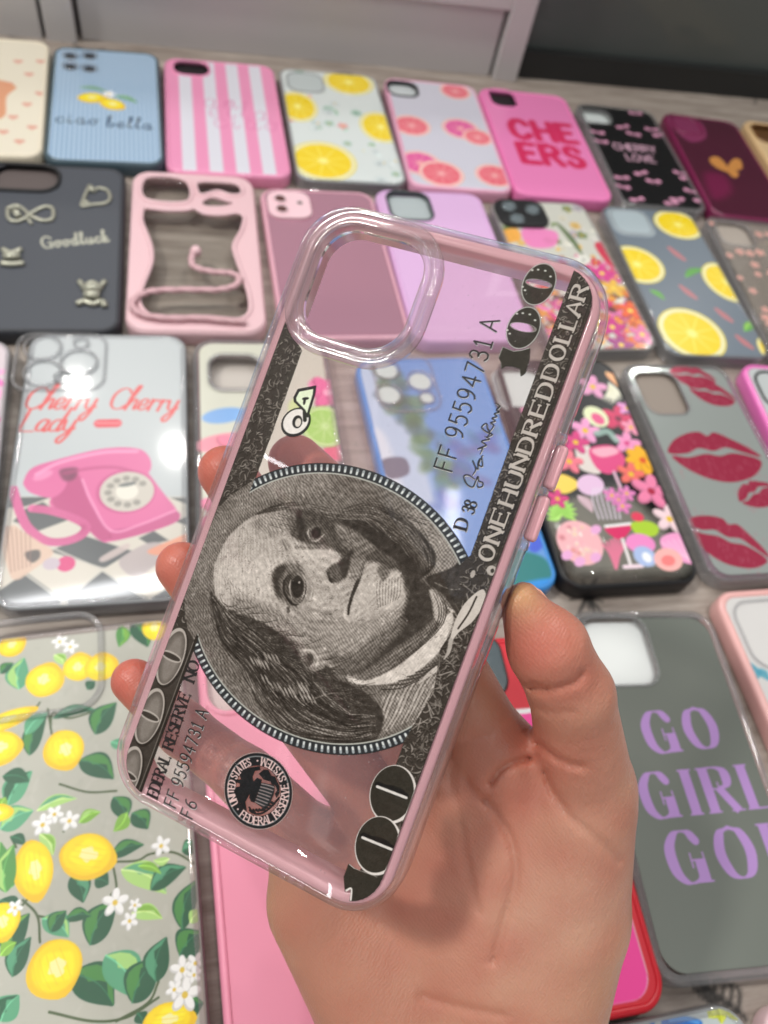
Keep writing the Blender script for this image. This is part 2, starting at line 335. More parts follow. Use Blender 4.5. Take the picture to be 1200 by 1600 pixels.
# ================================================================== THE SHELF (setting)
def box_geo(x0, y0, z0, x1, y1, z1):
    v = [(x,y,z) for z in (z0,z1) for y in (y0,y1) for x in (x0,x1)]
    return v, [(0,2,3,1),(4,5,7,6),(0,1,5,4),(2,6,7,3),(0,4,6,2),(1,3,7,5)]
def wood_mat():
    m = bpy.data.materials.new('wood_print_cloth'); t, b = nodes(m)
    c = t.nodes.new('ShaderNodeTexCoord'); mp = t.nodes.new('ShaderNodeMapping'); mp.inputs['Scale'].default_value = (14, 120, 10)
    n = t.nodes.new('ShaderNodeTexNoise'); n.inputs['Scale'].default_value = 1; n.inputs['Detail'].default_value = 6; n.inputs['Roughness'].default_value = .7
    r = t.nodes.new('ShaderNodeValToRGB'); e = r.color_ramp.elements; e[0].position = .3; e[0].color = (.19,.15,.125,1); e[1].position = .68; e[1].color = (.46,.40,.35,1)
    a = t.nodes.new('ShaderNodeAttribute'); a.attribute_name = 'ink'; mx = t.nodes.new('ShaderNodeMix'); mx.data_type = 'RGBA'
    t.links.new(c.outputs['Object'], mp.inputs[0]); t.links.new(mp.outputs[0], n.inputs['Vector']); t.links.new(n.outputs['Fac'], r.inputs[0])
    t.links.new(r.outputs[0], mx.inputs[6]); t.links.new(a.outputs['Color'], mx.inputs[7]); t.links.new(a.outputs['Alpha'], mx.inputs[0]); t.links.new(mx.outputs[2], b.inputs['Base Color'])
    b.inputs['Roughness'].default_value = .5; return m
tb = Ink(-560, -260, 760, 760, .8, m=lambda p: at(*p)[:2])
# black ornaments printed on the cloth: a palm-like burst and scrolling sprays
tb.A[..., :3] = S(30,27,25)
def burst(x, y, r, n=13):
    c = at(x, y)[:2]
    for k in range(n): a = 6.283*k/n+.2*math.sin(k*5); tb.lline([c, c+np.array([math.cos(a), math.sin(a)])*r*(.7+.4*((k*7) % 3)/2)], [1.5, .6], S(30,27,25), .95)
burst(918, 930, 11)
def spray(x, y, a0, L):
    c = at(x, y)[:2]; P = [c+np.array([math.cos(a0+.25*math.sin(t*3)), math.sin(a0+.25*math.sin(t*3))])*L*t for t in np.linspace(0, 1, 9)]
    tb.lline(P, 1.1, S(30,27,25), .9)
    for i, p in enumerate(P[1:]):
        for sg in (-1, 1): a = a0+sg*1.0; tb.lline([p, p+np.array([math.cos(a), math.sin(a)])*L*.28*(1-i/11), p+np.array([math.cos(a-sg*.8), math.sin(a-sg*.8)])*L*.4*(1-i/11)], [1, .9, .5], S(30,27,25), .85, sm=True)
spray(1165, 1592, 2.1, 26)
for k in range(70):
    x, y = rng.uniform(-500, 700), rng.uniform(-200, 700); c = np.array([x, y]); a = rng.uniform(0, 6.28)
    if k % 3 == 0:
        for q in range(9): b = a+q*.7; tb.lline([c, c+np.array([math.cos(b), math.sin(b)])*9], [1.4, .5], S(30,27,25), .9)
    else:
        P = [c+np.array([math.cos(a+t*2.2), math.sin(a+t*2.2)])*(4+t*16) for t in np.linspace(0, 1, 7)]; tb.lline(P, [.5,.8,1,1.2,1.2,.9,.6], S(30,27,25), .85, sm=True)
# table top: printed cloth
tbA = tb.A[..., 3].copy(); tb.A[..., 3] = 1; V2, Q, C = tb.mesh(0); C[:, 3] = tbA.ravel()
me = bpy.data.meshes.new('table_cloth'); me.vertices.add(len(V2)); me.vertices.foreach_set('co', V2.ravel()); me.loops.add(Q.size); me.loops.foreach_set('vertex_index', Q.ravel())
me.polygons.add(len(Q)); me.polygons.foreach_set('loop_start', (np.arange(len(Q))*4).astype(np.int32)); me.update(calc_edges=True)
me.color_attributes.new('ink', 'FLOAT_COLOR', 'POINT').data.foreach_set('color', C.ravel()); me.validate()
o = new_obj('display_shelf', me, None, [wood_mat()]); o['kind'] = 'structure'
# cabinet behind: placed where its foot line shows above the top row of cases
A0, A1 = at(60, 62)[:2], at(806, 128)[:2]; dr = (A1-A0)/np.linalg.norm(A1-A0); nr = np.array([-dr[1], dr[0]])
ang = math.atan2(dr[1], dr[0])
def wallM(P): return Matrix.Translation((P[0]*MM, P[1]*MM, 0)) @ Matrix.Rotation(ang, 4, 'Z')
def uof(x, y):                                   # where along the cabinet foot a seen spot lies
    d = RC @ np.array([(x-600)/F, -(y-800)/F, -1.]); n3 = np.array([nr[0], nr[1], 0]); t = (np.dot(n3, np.array([*A0, 0])-CP))/np.dot(n3, d); p = CP+d*t
    return float(np.dot(p[:2]-A0, dr)), float(p[2])
WL = float(np.linalg.norm(A1-A0)); u0 = uof(124, 60)[0]; u1 = uof(772, 120)[0]; zr = uof(700, 8)[1]
cab = thing('drawer_cabinet', 'pale grey white drawer cabinet with framed front behind the top row', 'cabinet', wallM(A0))
white = plastic('cabinet_white', S(190,187,187), .4); dark = plastic('cabinet_gap', S(70,60,62), .6)
mesh_geo('carcass', [box_geo(u0-400, 14, -5, WL-3, 400, 260)], [dark], cab, False)
mesh_geo('door_panel', [box_geo(u0+1.5, 7, -4, u1-3, 13, zr-2)], [white], cab, False)
fr = mesh_geo('front_frame', [box_geo(u1, 0, -4.5, WL, 14, 262), box_geo(u0-24, 0, -4.5, u0-2, 14, 262), box_geo(u0-1.9, 1, zr, u1-.1, 13.5, 262), box_geo(u0-400, 2, -4.5, u0-27, 13.8, 262)], [white], cab, False)
bv = fr.modifiers.new('round', 'BEVEL'); bv.width = .0012; bv.segments = 3
dk = thing('dark_cabinet', 'dark grey glossy cabinet panel at the back right of the shelf', 'cabinet', wallM(A0))
mesh_geo('side_panel', [box_geo(WL+3, 18, -4, WL+700, 380, 255)], [plastic('charcoal_gloss', S(80,86,84), .38, coat=.3)], dk, False)
mesh_geo('plinth', [box_geo(WL+4, 8, -4.6, WL+702, 17, 22)], [plastic('charcoal_matt', S(30,31,31), .5)], dk, False)
# ================================================================== PHONE CASES
CASEGROUP = 'phone cases laid out in rows on the display shelf'
class Case:
    def __init__(s, label, spec, T=10.0, W=None, L=None, r=11, yaw=None, z0=0):
        s.T = T+z0; k, P = spec; q = [at(x, y, s.T)[:2] for x, y in P]
        if k == 'quad':
            dx = (q[1]-q[0])+(q[2]-q[3]); dy = (q[0]-q[3])+(q[1]-q[2]); a = math.atan2(dx[1], dx[0]); b = math.atan2(-dy[0], dy[1]); a = (a+b)/2
            W = W or float(np.linalg.norm(dx)/2); L = L or float(np.linalg.norm(dy)/2); c = sum(q)/4
        elif k in 'RL':
            d = q[0]-q[1]; a = math.atan2(-d[0], d[1]); ex = np.array([math.cos(a), math.sin(a)]); ey = np.array([-ex[1], ex[0]])
            L = L or float(np.linalg.norm(d)); c = q[0]-ey*L/2+ex*(W/2 if k == 'L' else -W/2)
        elif k == 'T':
            d = q[1]-q[0]; a = math.atan2(d[1], d[0]); ex = d/np.linalg.norm(d); ey = np.array([-ex[1], ex[0]]); W = W or float(np.linalg.norm(d)); c = q[0]+ex*W/2-ey*L/2
        elif k == 'P':
            a = math.radians(yaw); ex = np.array([math.cos(a), math.sin(a)]); ey = np.array([-ex[1], ex[0]]); c = q[0]+ex*W/2-ey*L/2
        s.W, s.L, s.r, s.c, s.a = W, L, r, c, a; s.Tl = T
        s.root = thing('phone_case', label, 'phone case', Matrix.Translation((c[0]*MM, c[1]*MM, z0*MM)) @ Matrix.Rotation(a, 4, 'Z'), CASEGROUP)
        REG.append((label, round(W, 1), round(L, 1), round(math.degrees(a), 1), c.round(0).tolist()))
    def loc(s, p):
        q = at(p[0], p[1], s.T)[:2]-s.c; ca, sa = math.cos(s.a), math.sin(s.a); return (q[0]*ca+q[1]*sa, -q[0]*sa+q[1]*ca)
    def ink(s, res, base=None): return Ink(-s.W/2+.9, -s.L/2+.9, s.W/2-.9, s.L/2-.9, res, base, m=s.loc)
    def frame(s, mat, w=2.6, name='bumper', top=0):
        T = s.Tl+top; p = [(1.0,.1),(.25,.5),(0,1.5),(0,T-2.4),(.3,T-1.2),(.9,T-.4),(1.7,T),(w-.5,T),(w,T-.35),(w+.15,T-1.9),(2.2,T-2.2),(1.9,.1)]
        s.fr = mesh_geo(name, [ring_geo(s.W, s.L, s.r, p)], [mat], s.root); s.w = w; return s.fr
    def hole(s, tl=None, br=None, box=None, r=6):
        if box: cx, cy, w, h = box
        else: a = s.loc(tl); b = s.loc(br); cx, cy, w, h = (a[0]+b[0])/2, (a[1]+b[1])/2, abs(b[0]-a[0]), abs(a[1]-b[1])
        return (cx, cy, w, h, r)
    def plate(s, mat, ink=None, pmat=None, holes=(), zoff=0, name='back_plate'):
        z1 = s.Tl-.6+zoff; i = 1.0
        geo = slab(rrect(s.W-2*i, s.L-2*i, s.r-i), [rrect(w, h, r, 8, cx, cy) for cx, cy, w, h, r in holes], z1-1.0, z1)
        R = s.r-1.6
        def keep(X, Y):
            qx = np.abs(X)-(s.W/2-1.6-R); qy = np.abs(Y)-(s.L/2-1.6-R); k = np.hypot(np.maximum(qx, 0), np.maximum(qy, 0))+np.minimum(np.maximum(qx, qy), 0) < R
            for cx, cy, w, h, r in holes:
                r2 = r; qx = np.abs(X-cx)-(w/2-r2); qy = np.abs(Y-cy)-(h/2-r2); k &= np.hypot(np.maximum(qx, 0), np.maximum(qy, 0))+np.minimum(np.maximum(qx, qy), 0) > r2+.15
            return k
        s.pl = plate_mesh(name, geo, ink, z1+.06, keep, [mat]+([pmat] if pmat else []), s.root)
        return s.pl
    def rim(s, h, mat, w=1.6, up=1.0, name='camera_rim', out=1.2):
        cx, cy, W, L, r = h; z = s.Tl-.6; p = [(0, z-1.6), (0, z+up*.5), (.35, z+up*.9), (w*.5, z+up), (w-.3, z+up*.9), (w, z+up*.5), (w, z-1.6)]
        return mesh_geo(name, [ring_geo(W+2*out, L+2*out, r+out, p, cx, cy, 8)], [mat], s.root)
    def liner(s, col, rough=.5, inset=3.2, name='paper_or_shade_insert', z=None):
        z = s.Tl-3.4 if z is None else z
        m = plastic('insert_%d_%d_%d' % tuple(int(v*255) for v in col), col, rough, bump=.1)
        return mesh_geo(name, [slab(rrect(s.W-2*inset, s.L-2*inset, s.r-2), [], z-.6, z)], [m], s.root, False)
    def lens(s, c, R, mat, name='lens_ring', z=None, up=1.6, w=1.3, solid=False):
        z = s.Tl-.6 if z is None else z; x, y = c
        p = [(0, z-.2), (0, z+up-.3), (.35, z+up), (w-.3, z+up), (w, z+up-.3), (w, z-.2)]
        return mesh_geo(name, [ring_geo(2*R, 2*R, R, p, x, y, 8)], [mat], s.root)
REG = []
clearF = gel('clear_gel', (.975,.975,.98), .72, .06, 1.3, .10)
sheet = sheet_clear()
inkA = print_mat('ink_on_clear', .28, coat=.3)
inkG = print_mat('gloss_ink', .3, coat=.8, alpha=False)
inkM = print_mat('matt_ink', .5, alpha=False)
inkMir = print_mat('mirror_ink', .1, metal=.35, coat=1)
inkLum = print_mat('pearl_ink', .35, coat=.5, alpha=False, bump=.35)

# ---- little drawing vocabulary for the printed backs (sizes in millimetres on the case)
YEL, YELD, YELL, PITH = S(246,214,20), S(232,178,12), S(250,240,150), S(238,236,190)
def slice_(ink, c, rx_, ry_, ang=0, flesh=YEL, rind=(.93,.85,.35), pith=PITH, seg=9, light=(1,.96,.55)):
    c = ink.m(c); ink.lell(c, rx_, ry_, rind, ang); ink.lell(c, rx_*.95, ry_*.95, pith, ang); ink.lell(c, rx_*.84, ry_*.84, flesh, ang)
    for k in range(seg):
        a = 6.283*k/seg+.3; e = np.array([math.cos(a)*rx_*.82, math.sin(a)*ry_*.82]); e = np.array([e[0]*math.cos(ang)-e[1]*math.sin(ang), e[0]*math.sin(ang)+e[1]*math.cos(ang)])
        ink.lline([c, np.array(c)+e], [.5, .25], light, .75)
    ink.lell(c, rx_*.16, ry_*.16, light, ang, .8, .4)
def leaf_(ink, p0, p1, w, c1, c2=None, bend=.12, loc=False):
    a, b = (np.array(p0, float), np.array(p1, float)) if loc else ink.pt([p0, p1]); d = b-a; L = np.linalg.norm(d)+1e-6; n = np.array([-d[1], d[0]])/L
    mid = lambda t, o: a+d*t+n*(o+bend*L*math.sin(math.pi*t))
    up = [mid(t, w*math.sin(math.pi*min(1, t**.8))**.9) for t in (.12,.3,.5,.7,.88)]; dn = [mid(t, -w*math.sin(math.pi*min(1, t**.8))**.9) for t in (.88,.7,.5,.3,.12)]
    ctr = [mid(t, 0) for t in (.0,.2,.45,.7,1)]
    ink.lpoly([a]+up+[b]+dn, c1, sm=True)
    if c2 is not None:
        ink.lpoly([mid(0,0)]+[mid(t, w*.8*math.sin(math.pi*t**.8)) for t in (.15,.3,.45,.6,.75,.9)]+[mid(1,0)]+[mid(t, .1*w+.25*w*math.sin(t*31)) for t in (.8,.65,.5,.35,.2)], c2, .9)
    ink.lline(ctr, [.28,.24,.2,.14,.08], tuple(min(1, v*1.25+.1) for v in c1), .7, sm=True)
def lemon_(ink, c, rx_, ry_, ang, tone=0):
    c = np.array(ink.m(c)); ca, sa = math.cos(ang), math.sin(ang)
    R = lambda x, y: c+np.array([x*ca-y*sa, x*sa+y*ca])
    pts = [R(rx_*math.cos(t)*(1+.16*max(0, math.cos(t))**8+.08*max(0, -math.cos(t))**8), ry_*math.sin(t)) for t in np.linspace(0, 6.283, 26)[:-1]]
    ink.lpoly(pts, S(238,192,10))
    ink.lpoly([R(rx_*.92*math.cos(t)-.05*rx_, ry_*.86*math.sin(t)+.08*ry_) for t in np.linspace(0, 6.283, 20)[:-1]], S(248,218,6), soft=.5)
    ink.lpoly([R(rx_*.6*math.cos(t)+.12*rx_*math.sin(3*t), ry_*.62*math.sin(t)+.12*ry_) for t in np.linspace(0, 6.283, 20)[:-1]], S(252,236,30), .9, soft=.5)
    ink.lpoly([R(rx_*(.34*math.cos(t)+.05*math.cos(4*t)), ry_*(.3*math.sin(t)+.06*math.sin(5*t))+.1*ry_) for t in np.linspace(0, 6.283, 24)[:-1]], S(246,240,170), .95, soft=.15)
    for k in range(5): y = ry_*(-.6+.25*k); ink.lline([R(-rx_*.6, y), R(0, y*1.1-.2), R(rx_*.6, y)], .12, S(226,180,8), .4, sm=True)
def flower_(ink, c, r, petal=(1,1,1), eye=S(230,190,40), n=5, a0=0, w=.42, loc=False):
    c = np.array(c, float) if loc else np.array(ink.m(c))
    for k in range(n):
        a = a0+6.283*k/n; p = c+np.array([math.cos(a), math.sin(a)])*r*.55; ink.lell(p, r*.5, r*w*.75, tuple(v*.86 for v in petal), a); ink.lell(p+np.array([.05, .08])*r, r*.43, r*w*.58, petal, a, .95)
    ink.lell(c, r*.2, r*.2, eye)
def lips_(ink, c, w, ang, col=S(190,60,90)):
    c = np.array(ink.m(c)); ca, sa = math.cos(ang), math.sin(ang); R = lambda x, y: c+np.array([(x*ca-y*sa), (x*sa+y*ca)])*w
    up = [(-1,.02),(-.8,.32),(-.45,.52),(-.15,.58),(0,.48),(.2,.58),(.5,.42),(.85,.18),(1,-.02),(.6,.1),(.3,.2),(0,.1),(-.3,.16),(-.6,.02)]
    dn = [(-.95,-.06),(-.6,-.08),(-.2,.02),(.1,-.02),(.45,.06),(.95,-.1),(.75,-.42),(.4,-.6),(0,-.66),(-.4,-.56),(-.75,-.34)]
    st = ink.A.copy() if False else None
    for P in (up, dn): ink.lpoly([R(*p) for p in P], col, .95, .15, True)
    r2 = np.random.default_rng(int(abs(c[0])*10)+3)
    for k in range(70):
        x = r2.uniform(-.9, .9); y = r2.uniform(-.6, .5); s_ = 1 if y > 0 else -1; ink.lline([R(x, y), R(x*1.04, y+s_*.09)], .22, S(215,130,150), .5)
def bow_(ink, c, r, col, a=0):
    c = np.array(c, float)
    for sg in (-1, 1):
        e = np.array([math.cos(a), math.sin(a)])*sg; n = np.array([-e[1], e[0]]); ink.lpoly([c, c+e*r+n*r*.5, c+e*r*1.1-n*r*.35], col, .95, .1, True); ink.lline([c, c+e*r*.5-np.array([0, r*.8])], .35, col)
    ink.lell(c, r*.2, r*.2, tuple(v*.8 for v in col))
def conf(c, cols, ink, n, r0, r1, seed, box, a=1):
    g = np.random.default_rng(seed)
    for k in range(n):
        p = (g.uniform(box[0], box[2]), g.uniform(box[1], box[3])); r = g.uniform(r0, r1); col = cols[g.integers(len(cols))]; j = g.integers(4)
        if j == 0: flower_(ink, p, r, col, S(240,190,60), 5, g.uniform(0, 6), loc=True)
        elif j == 1: leaf_(ink, np.array(p), np.array(p)+g.uniform(-1, 1, 2)*r*1.6, r*.35, col, tuple(min(1, v*1.2) for v in col), loc=True)
        elif j == 2: ink.lell(p, r*.7, r*.45, col, g.uniform(0, 3), a, .2)
        else: flower_(ink, p, r, col, tuple(v*.6 for v in col), 7, g.uniform(0, 6), .3, loc=True)
pinkTPU = plastic('soft_pink', S(238,150,190), .38); blackTPU = plastic('soft_black', S(22,22,24), .45)

# ------------------------------------------------------------------ top row
c = Case('cream case with small coral hearts at the left end of the top row', ('R', [(78,64),(66,243)]), W=76, L=150)
c.frame(plastic('cream', S(232,222,200), .4)); k = c.ink(2, S(234,226,206))
for (x, y) in ((28,95),(63,95),(45,115),(62,145),(42,162),(20,182),(50,198),(5,205),(12,130),(30,220)):
    p = np.array(k.m((x, y)));
    for s_ in (-1, 1): k.lell(p+[s_*1.4, .8], 1.9, 1.9, S(226,170,150))
    k.lpoly([p+[-3.1,.3], p+[3.1,.3], p+[0,-3.4]], S(226,170,150))
k.poly([(-10,130),(5,125),(25,135),(10,150),(8,178),(-8,180)], S(222,150,110), .9, .6, True); c.plate(MAT['cream'], k, inkG, [c.hole(box=(-19, 52, 26, 28), r=7)])

c = Case('pale blue pinstriped case with two lemons and dark lettering', ('quad', [(82,72),(248,80),(258,262),(68,248)]), L=148)
c.frame(plastic('dark_blue_edge', S(70,90,100), .35)); k = c.ink(3, S(182,206,226))
for i in range(26): x = -c.W/2+1.5+i*3.0; k.lline([(x, -90), (x, 90)], .6, S(116,152,190), .95)
Z = crop(60,60,3)
leaf_(k, Z([(190,225)])[0], Z([(330,250)])[0], 2.2, S(120,165,130)); leaf_(k, Z([(360,265)])[0], Z([(465,300)])[0], 2.6, S(100,160,110), S(150,190,150))
lemon_(k, Z([(250,275)])[0], 9, 6.5, .1); lemon_(k, Z([(345,305)])[0], 8.5, 6.8, -.5); flower_(k, Z([(330,258)])[0], 4.5)
fit(k, 'ciao', Z([(80,390)])[0], Z([(275,402)])[0], 13, .5, S(40,60,80)); fit(k, 'bella', Z([(320,412)])[0], Z([(530,425)])[0], 13, .5, S(40,60,80))
h = []
c.plate(plastic('pale_blue', S(160,188,212), .4), k, inkG, [])
for (x, y) in ((150,80),(240,80),(150,130),(240,140)): c.lens(c.loc(Z([(x, y)])[0]), 6, clearF, 'lens_guard'); k2 = c.loc(Z([(x, y)])[0]); mesh_geo('lens_glass', [slab(rrect(8,8,4,6,*k2), [], c.Tl-.5, c.Tl-.35)], [plastic('lens_dark', S(40,44,50), .15)], c.root, False)

c = Case('glossy case with wide pink and white stripes and faint script', ('quad', [(255,88),(428,98),(457,283),(260,268)]), L=150)
c.frame(plastic('stripe_pink', S(236,150,188), .25, coat=.5)); k = c.ink(2.5, S(222,222,232)); h = c.hole((268,90),(330,122), r=7); h = (h[0], h[1], 26, 21, 8)
for i in range(5): x = -c.W/2+2+i*(c.W-4)/4.5; k.lpoly([(x, -90), (x+8.6, -90), (x+8.6, 90), (x, 90)], S(238,150,190))
for q in range(3): letters(k, ('an','ella','ciao')[q], np.array([-14+3*q, 8-q*13]), (1,0), (0,1), 22, .45, S(214,110,160), .6)
c.plate(MAT['stripe_pink'], k, inkG, [h]); c.rim(h, MAT['stripe_pink']); c.liner(S(20,20,22))  # black liner stands in for the shade inside the hollow case

c = Case('clear case printed with big lemon slices in the top row', ('quad', [(437,104),(590,115),(634,290),(460,284)]), L=150)
c.frame(clearF); k = c.ink(2.5, S(218,226,224)); Z = crop(0,0,2)
conf(c, [S(226,238,236), S(150,190,150), S(214,226,226), S(160,200,180), S(240,170,170)], k, 60, 2, 5, 5, (-36,-72,36,72))
slice_(k, Z([(930,330)])[0], 15, 21, 0); slice_(k, Z([(1090,255)])[0], 20, 19, 0); slice_(k, Z([(1190,395)])[0], 16, 21, 0); slice_(k, Z([(1010,500)])[0], 24, 24, 0)
h = c.hole(box=(-c.W/2+20, c.L/2-20, 27, 27), r=8); k.lpoly(rrect(30,30,9,6,h[0],h[1]), S(190,200,200)); c.plate(plastic('pale_aqua', S(200,214,212), .3), k, inkG, []); c.rim(h, clearF)

c = Case('lavender white pinstriped case with pink grapefruit slices', ('quad', [(597,118),(742,133),(804,303),(642,291)]), L=150)
c.frame(plastic('rose_edge', S(232,170,196), .3)); k = c.ink(2.5, S(214,214,226)); Z = crop(580,110,3)
for i in range(30): x = -c.W/2+1+i*2.6; k.lline([(x, -90), (x, 90)], .4, S(190,190,206), .8)
for (x, y, r) in ((395,95,13),(190,255,15),(420,270,15),(500,310,12),(230,430,16),(330,480,17),(580,490,15)):
    slice_(k, Z([(x, y)])[0], r, r*.95, .2, S(236,110,126) if x not in (420,230) else S(228,90,160), S(250,170,140), S(248,210,206), 9, S(250,180,180))
h = c.hole(Z([(70,45)])[0], Z([(225,125)])[0], r=8); c.plate(MAT['rose_edge'], k, inkG, [h]); c.rim(h, blackTPU); c.liner(S(205,212,214), .25)

c = Case('bright pink case with big red lettering between grapefruit and black bow cases', ('quad', [(747,135),(882,145),(962,320),(806,305)]), L=150)
c.frame(plastic('bubblegum', S(236,128,186), .35)); k = c.ink(3, S(238,134,190)); RED = S(214,44,96)
h = c.hole((760,137),(812,168), r=8)
for (s_, x, y) in (('CHE', -22, 3), ('ERS', -22, -31)): letters(k, s_, np.array([x, y]), (1,0), (0,1), 25, 3.3, RED, wide=.82, gap=27)
for i in range(5): k.lline([(-16+i*9, 0), (-13+i*9, -6)], .8, S(226,80,130), .8)
c.plate(MAT['bubblegum'], k, inkG, [h]); c.rim(h, MAT['bubblegum'], up=.5); c.liner(S(18,18,20))  # black liner replaces the shade seen through the camera hole

c = Case('black backed clear case with little pink bows and small pink lettering', ('quad', [(895,158),(1018,171),(1110,333),(976,319)]), L=146)
c.frame(clearF, 3.4); k = c.ink(3); k.lpoly(rrect(c.W-7, c.L-7, 8), S(14,13,15)); Z = crop(860,140,3.529)
PK = S(226,160,190)
for i, (x, y) in enumerate(((470,125),(400,200),(460,240),(560,215),(600,245),(260,230),(280,280),(500,455),(570,500),(720,455),(750,480),(395,480),(400,530),(480,600),(700,600),(780,555),(830,605),(670,620))):
    bow_(k, k.m(Z([(x, y)])[0]), 5.5, PK, .3*math.sin(i*2))
fit(k, 'CHERRY', Z([(360,325)])[0], Z([(590,345)])[0], 9, .7, S(214,170,190)); fit(k, 'LOVE', Z([(430,385)])[0], Z([(585,400)])[0], 9, .7, S(214,170,190))
h = c.hole(Z([(140,100)])[0], Z([(350,190)])[0], r=7); c.plate(sheet, k, inkA, [h]); c.rim(h, clearF); c.liner(S(206,214,212), .3, 5)

c = Case('deep burgundy see-through case with small gold bow emblem', ('quad', [(1030,175),(1150,188),(1245,352),(1118,334)]), L=148)
c.frame(plastic('burgundy', S(122,34,76), .25, coat=.4)); k = c.ink(2.5, S(74,10,40)); Z = crop(860,140,3.529)
k.poly(Z([(850,460),(960,470),(1000,560),(900,600)]), S(120,14,70), .8, 4, True); k.poly(Z([(640,150),(820,170),(860,260),(760,280)]), S(140,50,96), .9, .8, True)
for P in ([(880,375),(930,370),(985,430),(975,450),(900,415)], [(980,425),(1010,380),(1050,385),(1060,430),(1030,440)], [(975,440),(1020,435),(1040,470),(1010,480)]): k.poly(Z(P), S(206,140,70), 1, .3, True)
c.plate(MAT['burgundy'], k, inkG, [])
h = c.hole(Z([(660,145)])[0], Z([(850,250)])[0], r=7); c.rim(h, MAT['burgundy'])

c = Case('tan gold case at the far right end of the top row', ('L', [(1158,186),(1262,352)]), W=74, L=148)
c.frame(plastic('tan_gold', S(222,188,140), .35)); k = c.ink(1.5, S(224,192,146)); h = c.hole(box=(-c.W/2+20, c.L/2-20, 28, 28), r=8)
c.plate(MAT['tan_gold'], k, inkG, [h]); c.rim(h, plastic('bronze_rim', S(120,80,40), .3)); c.liner(S(90,58,26))
# ------------------------------------------------------------------ second row
c = Case('matte charcoal case with pale metal bow, bear and lettering charms', ('R', [(196,262),(188,516)]), W=79, L=152)
c.frame(plastic('charcoal', S(52,54,60), .5)); k = c.ink(3, S(66,70,78)); Z = crop(0,240,2.5); CH = S(176,176,160)
h = c.hole(Z([(-60,35)])[0], Z([(225,150)])[0], r=11)
fit(k, 'Goodluck', Z([(168,366)])[0], Z([(428,340)])[0], 10, .7, CH)
c.plate(MAT['charcoal'], k, inkM, [h]); c.rim(h, blackTPU, 2.2, 1.6); c.liner(S(90,80,78))
def charm(case, parts, name):
    z = case.Tl-.55; geos = []
    for (P, w) in parts:
        P = catmull([case.loc(q) for q in Z(P)], False, 4) if len(P) > 2 else np.array([case.loc(q) for q in Z(P)])
        V = []; Fc = []; n = 8
        for i, q in enumerate(P):
            d = P[min(i+1, len(P)-1)]-P[max(i-1, 0)]; d = d/(np.linalg.norm(d)+1e-9); nn = np.array([-d[1], d[0]])
            for j in range(n): a = 6.283*j/n; V.append((*(q+nn*w*math.cos(a)), z+.6*w+w*math.sin(a)*.8))
        for i in range(len(P)-1):
            for j in range(n): Fc.append((i*n+j, i*n+(j+1) % n, (i+1)*n+(j+1) % n, (i+1)*n+j))
        Fc += [tuple(range(n)), tuple(range((len(P)-1)*n, len(P)*n))]; geos.append((V, Fc))
    return mesh_geo(name, geos, [plastic('pale_metal', CH, .35, .5)], case.root)
charm(c, [([(30,215),(70,205),(110,240),(70,265),(35,255),(30,215)], 1.2), ([(110,240),(170,210),(205,215),(205,255),(165,262),(110,240)], 1.2), ([(60,225),(75,250)], 2.2), ([(100,245),(125,275)], 1)], 'bow_charm')
charm(c, [([(345,135),(330,170),(320,205),(360,200),(410,195),(430,175),(420,145),(385,135),(365,150)], 1.1), ([(350,130),(365,150)], 1.8), ([(330,190),(345,200)], 1.8)], 'ribbon_charm')
charm(c, [([(310,500),(330,520),(360,505),(390,520),(410,500)], 1.6), ([(320,525),(400,530)], 2.4), ([(330,555),(390,560)], 3), ([(300,590),(330,580),(365,590),(400,580),(410,600)], 1.8)], 'bear_charm')
charm(c, [([(10,375),(45,390),(85,375)], 1.6), ([(15,405),(80,405)], 2.6), ([(5,430),(45,435),(95,430)], 1.8)], 'small_bear_charm')

c = Case('pink wavy edged frame case with clear back and twisted cord', ('quad', [(208,268),(397,275),(417,523),(192,516)]), L=150, r=13)
wav = plastic('wavy_pink', S(226,188,194), .3, coat=.4); c.frame(wav, 4.5, 'outer_frame')
c.plate(sheet, None, None, [])
def tube(name, P, w, mat, root, n=12, closed=False, k=8, twist=0, sq=.8):
    P = catmull(P, closed, k); V = []; Fc = []; m = len(P)
    for i in range(m):
        a_, b_ = (P[(i-1) % m], P[(i+1) % m]) if closed else (P[max(i-1, 0)], P[min(i+1, m-1)]); d = b_-a_; d = d/(np.linalg.norm(d)+1e-9)
        s_ = np.cross(d, (0,0,1.)); s_ /= np.linalg.norm(s_)+1e-9; u_ = np.cross(s_, d)
        for j in range(n): a = 6.283*j/n; rr = w*(1+(.16*math.cos(3*a+twist*i) if twist else 0)); V.append(tuple(P[i]+s_*rr*math.cos(a)+u_*rr*sq*math.sin(a)))
    for i in range(m if closed else m-1):
        for j in range(n): i2 = (i+1) % m; Fc.append((i*n+j, i*n+(j+1) % n, i2*n+(j+1) % n, i2*n+j))
    if not closed: Fc += [tuple(range(n)), tuple(range((m-1)*n, m*n))]
    return mesh_geo(name, [(V, Fc)], [mat], root)
Lc = lambda P, z: [(*c.loc(q), z) for q in Z(P)]
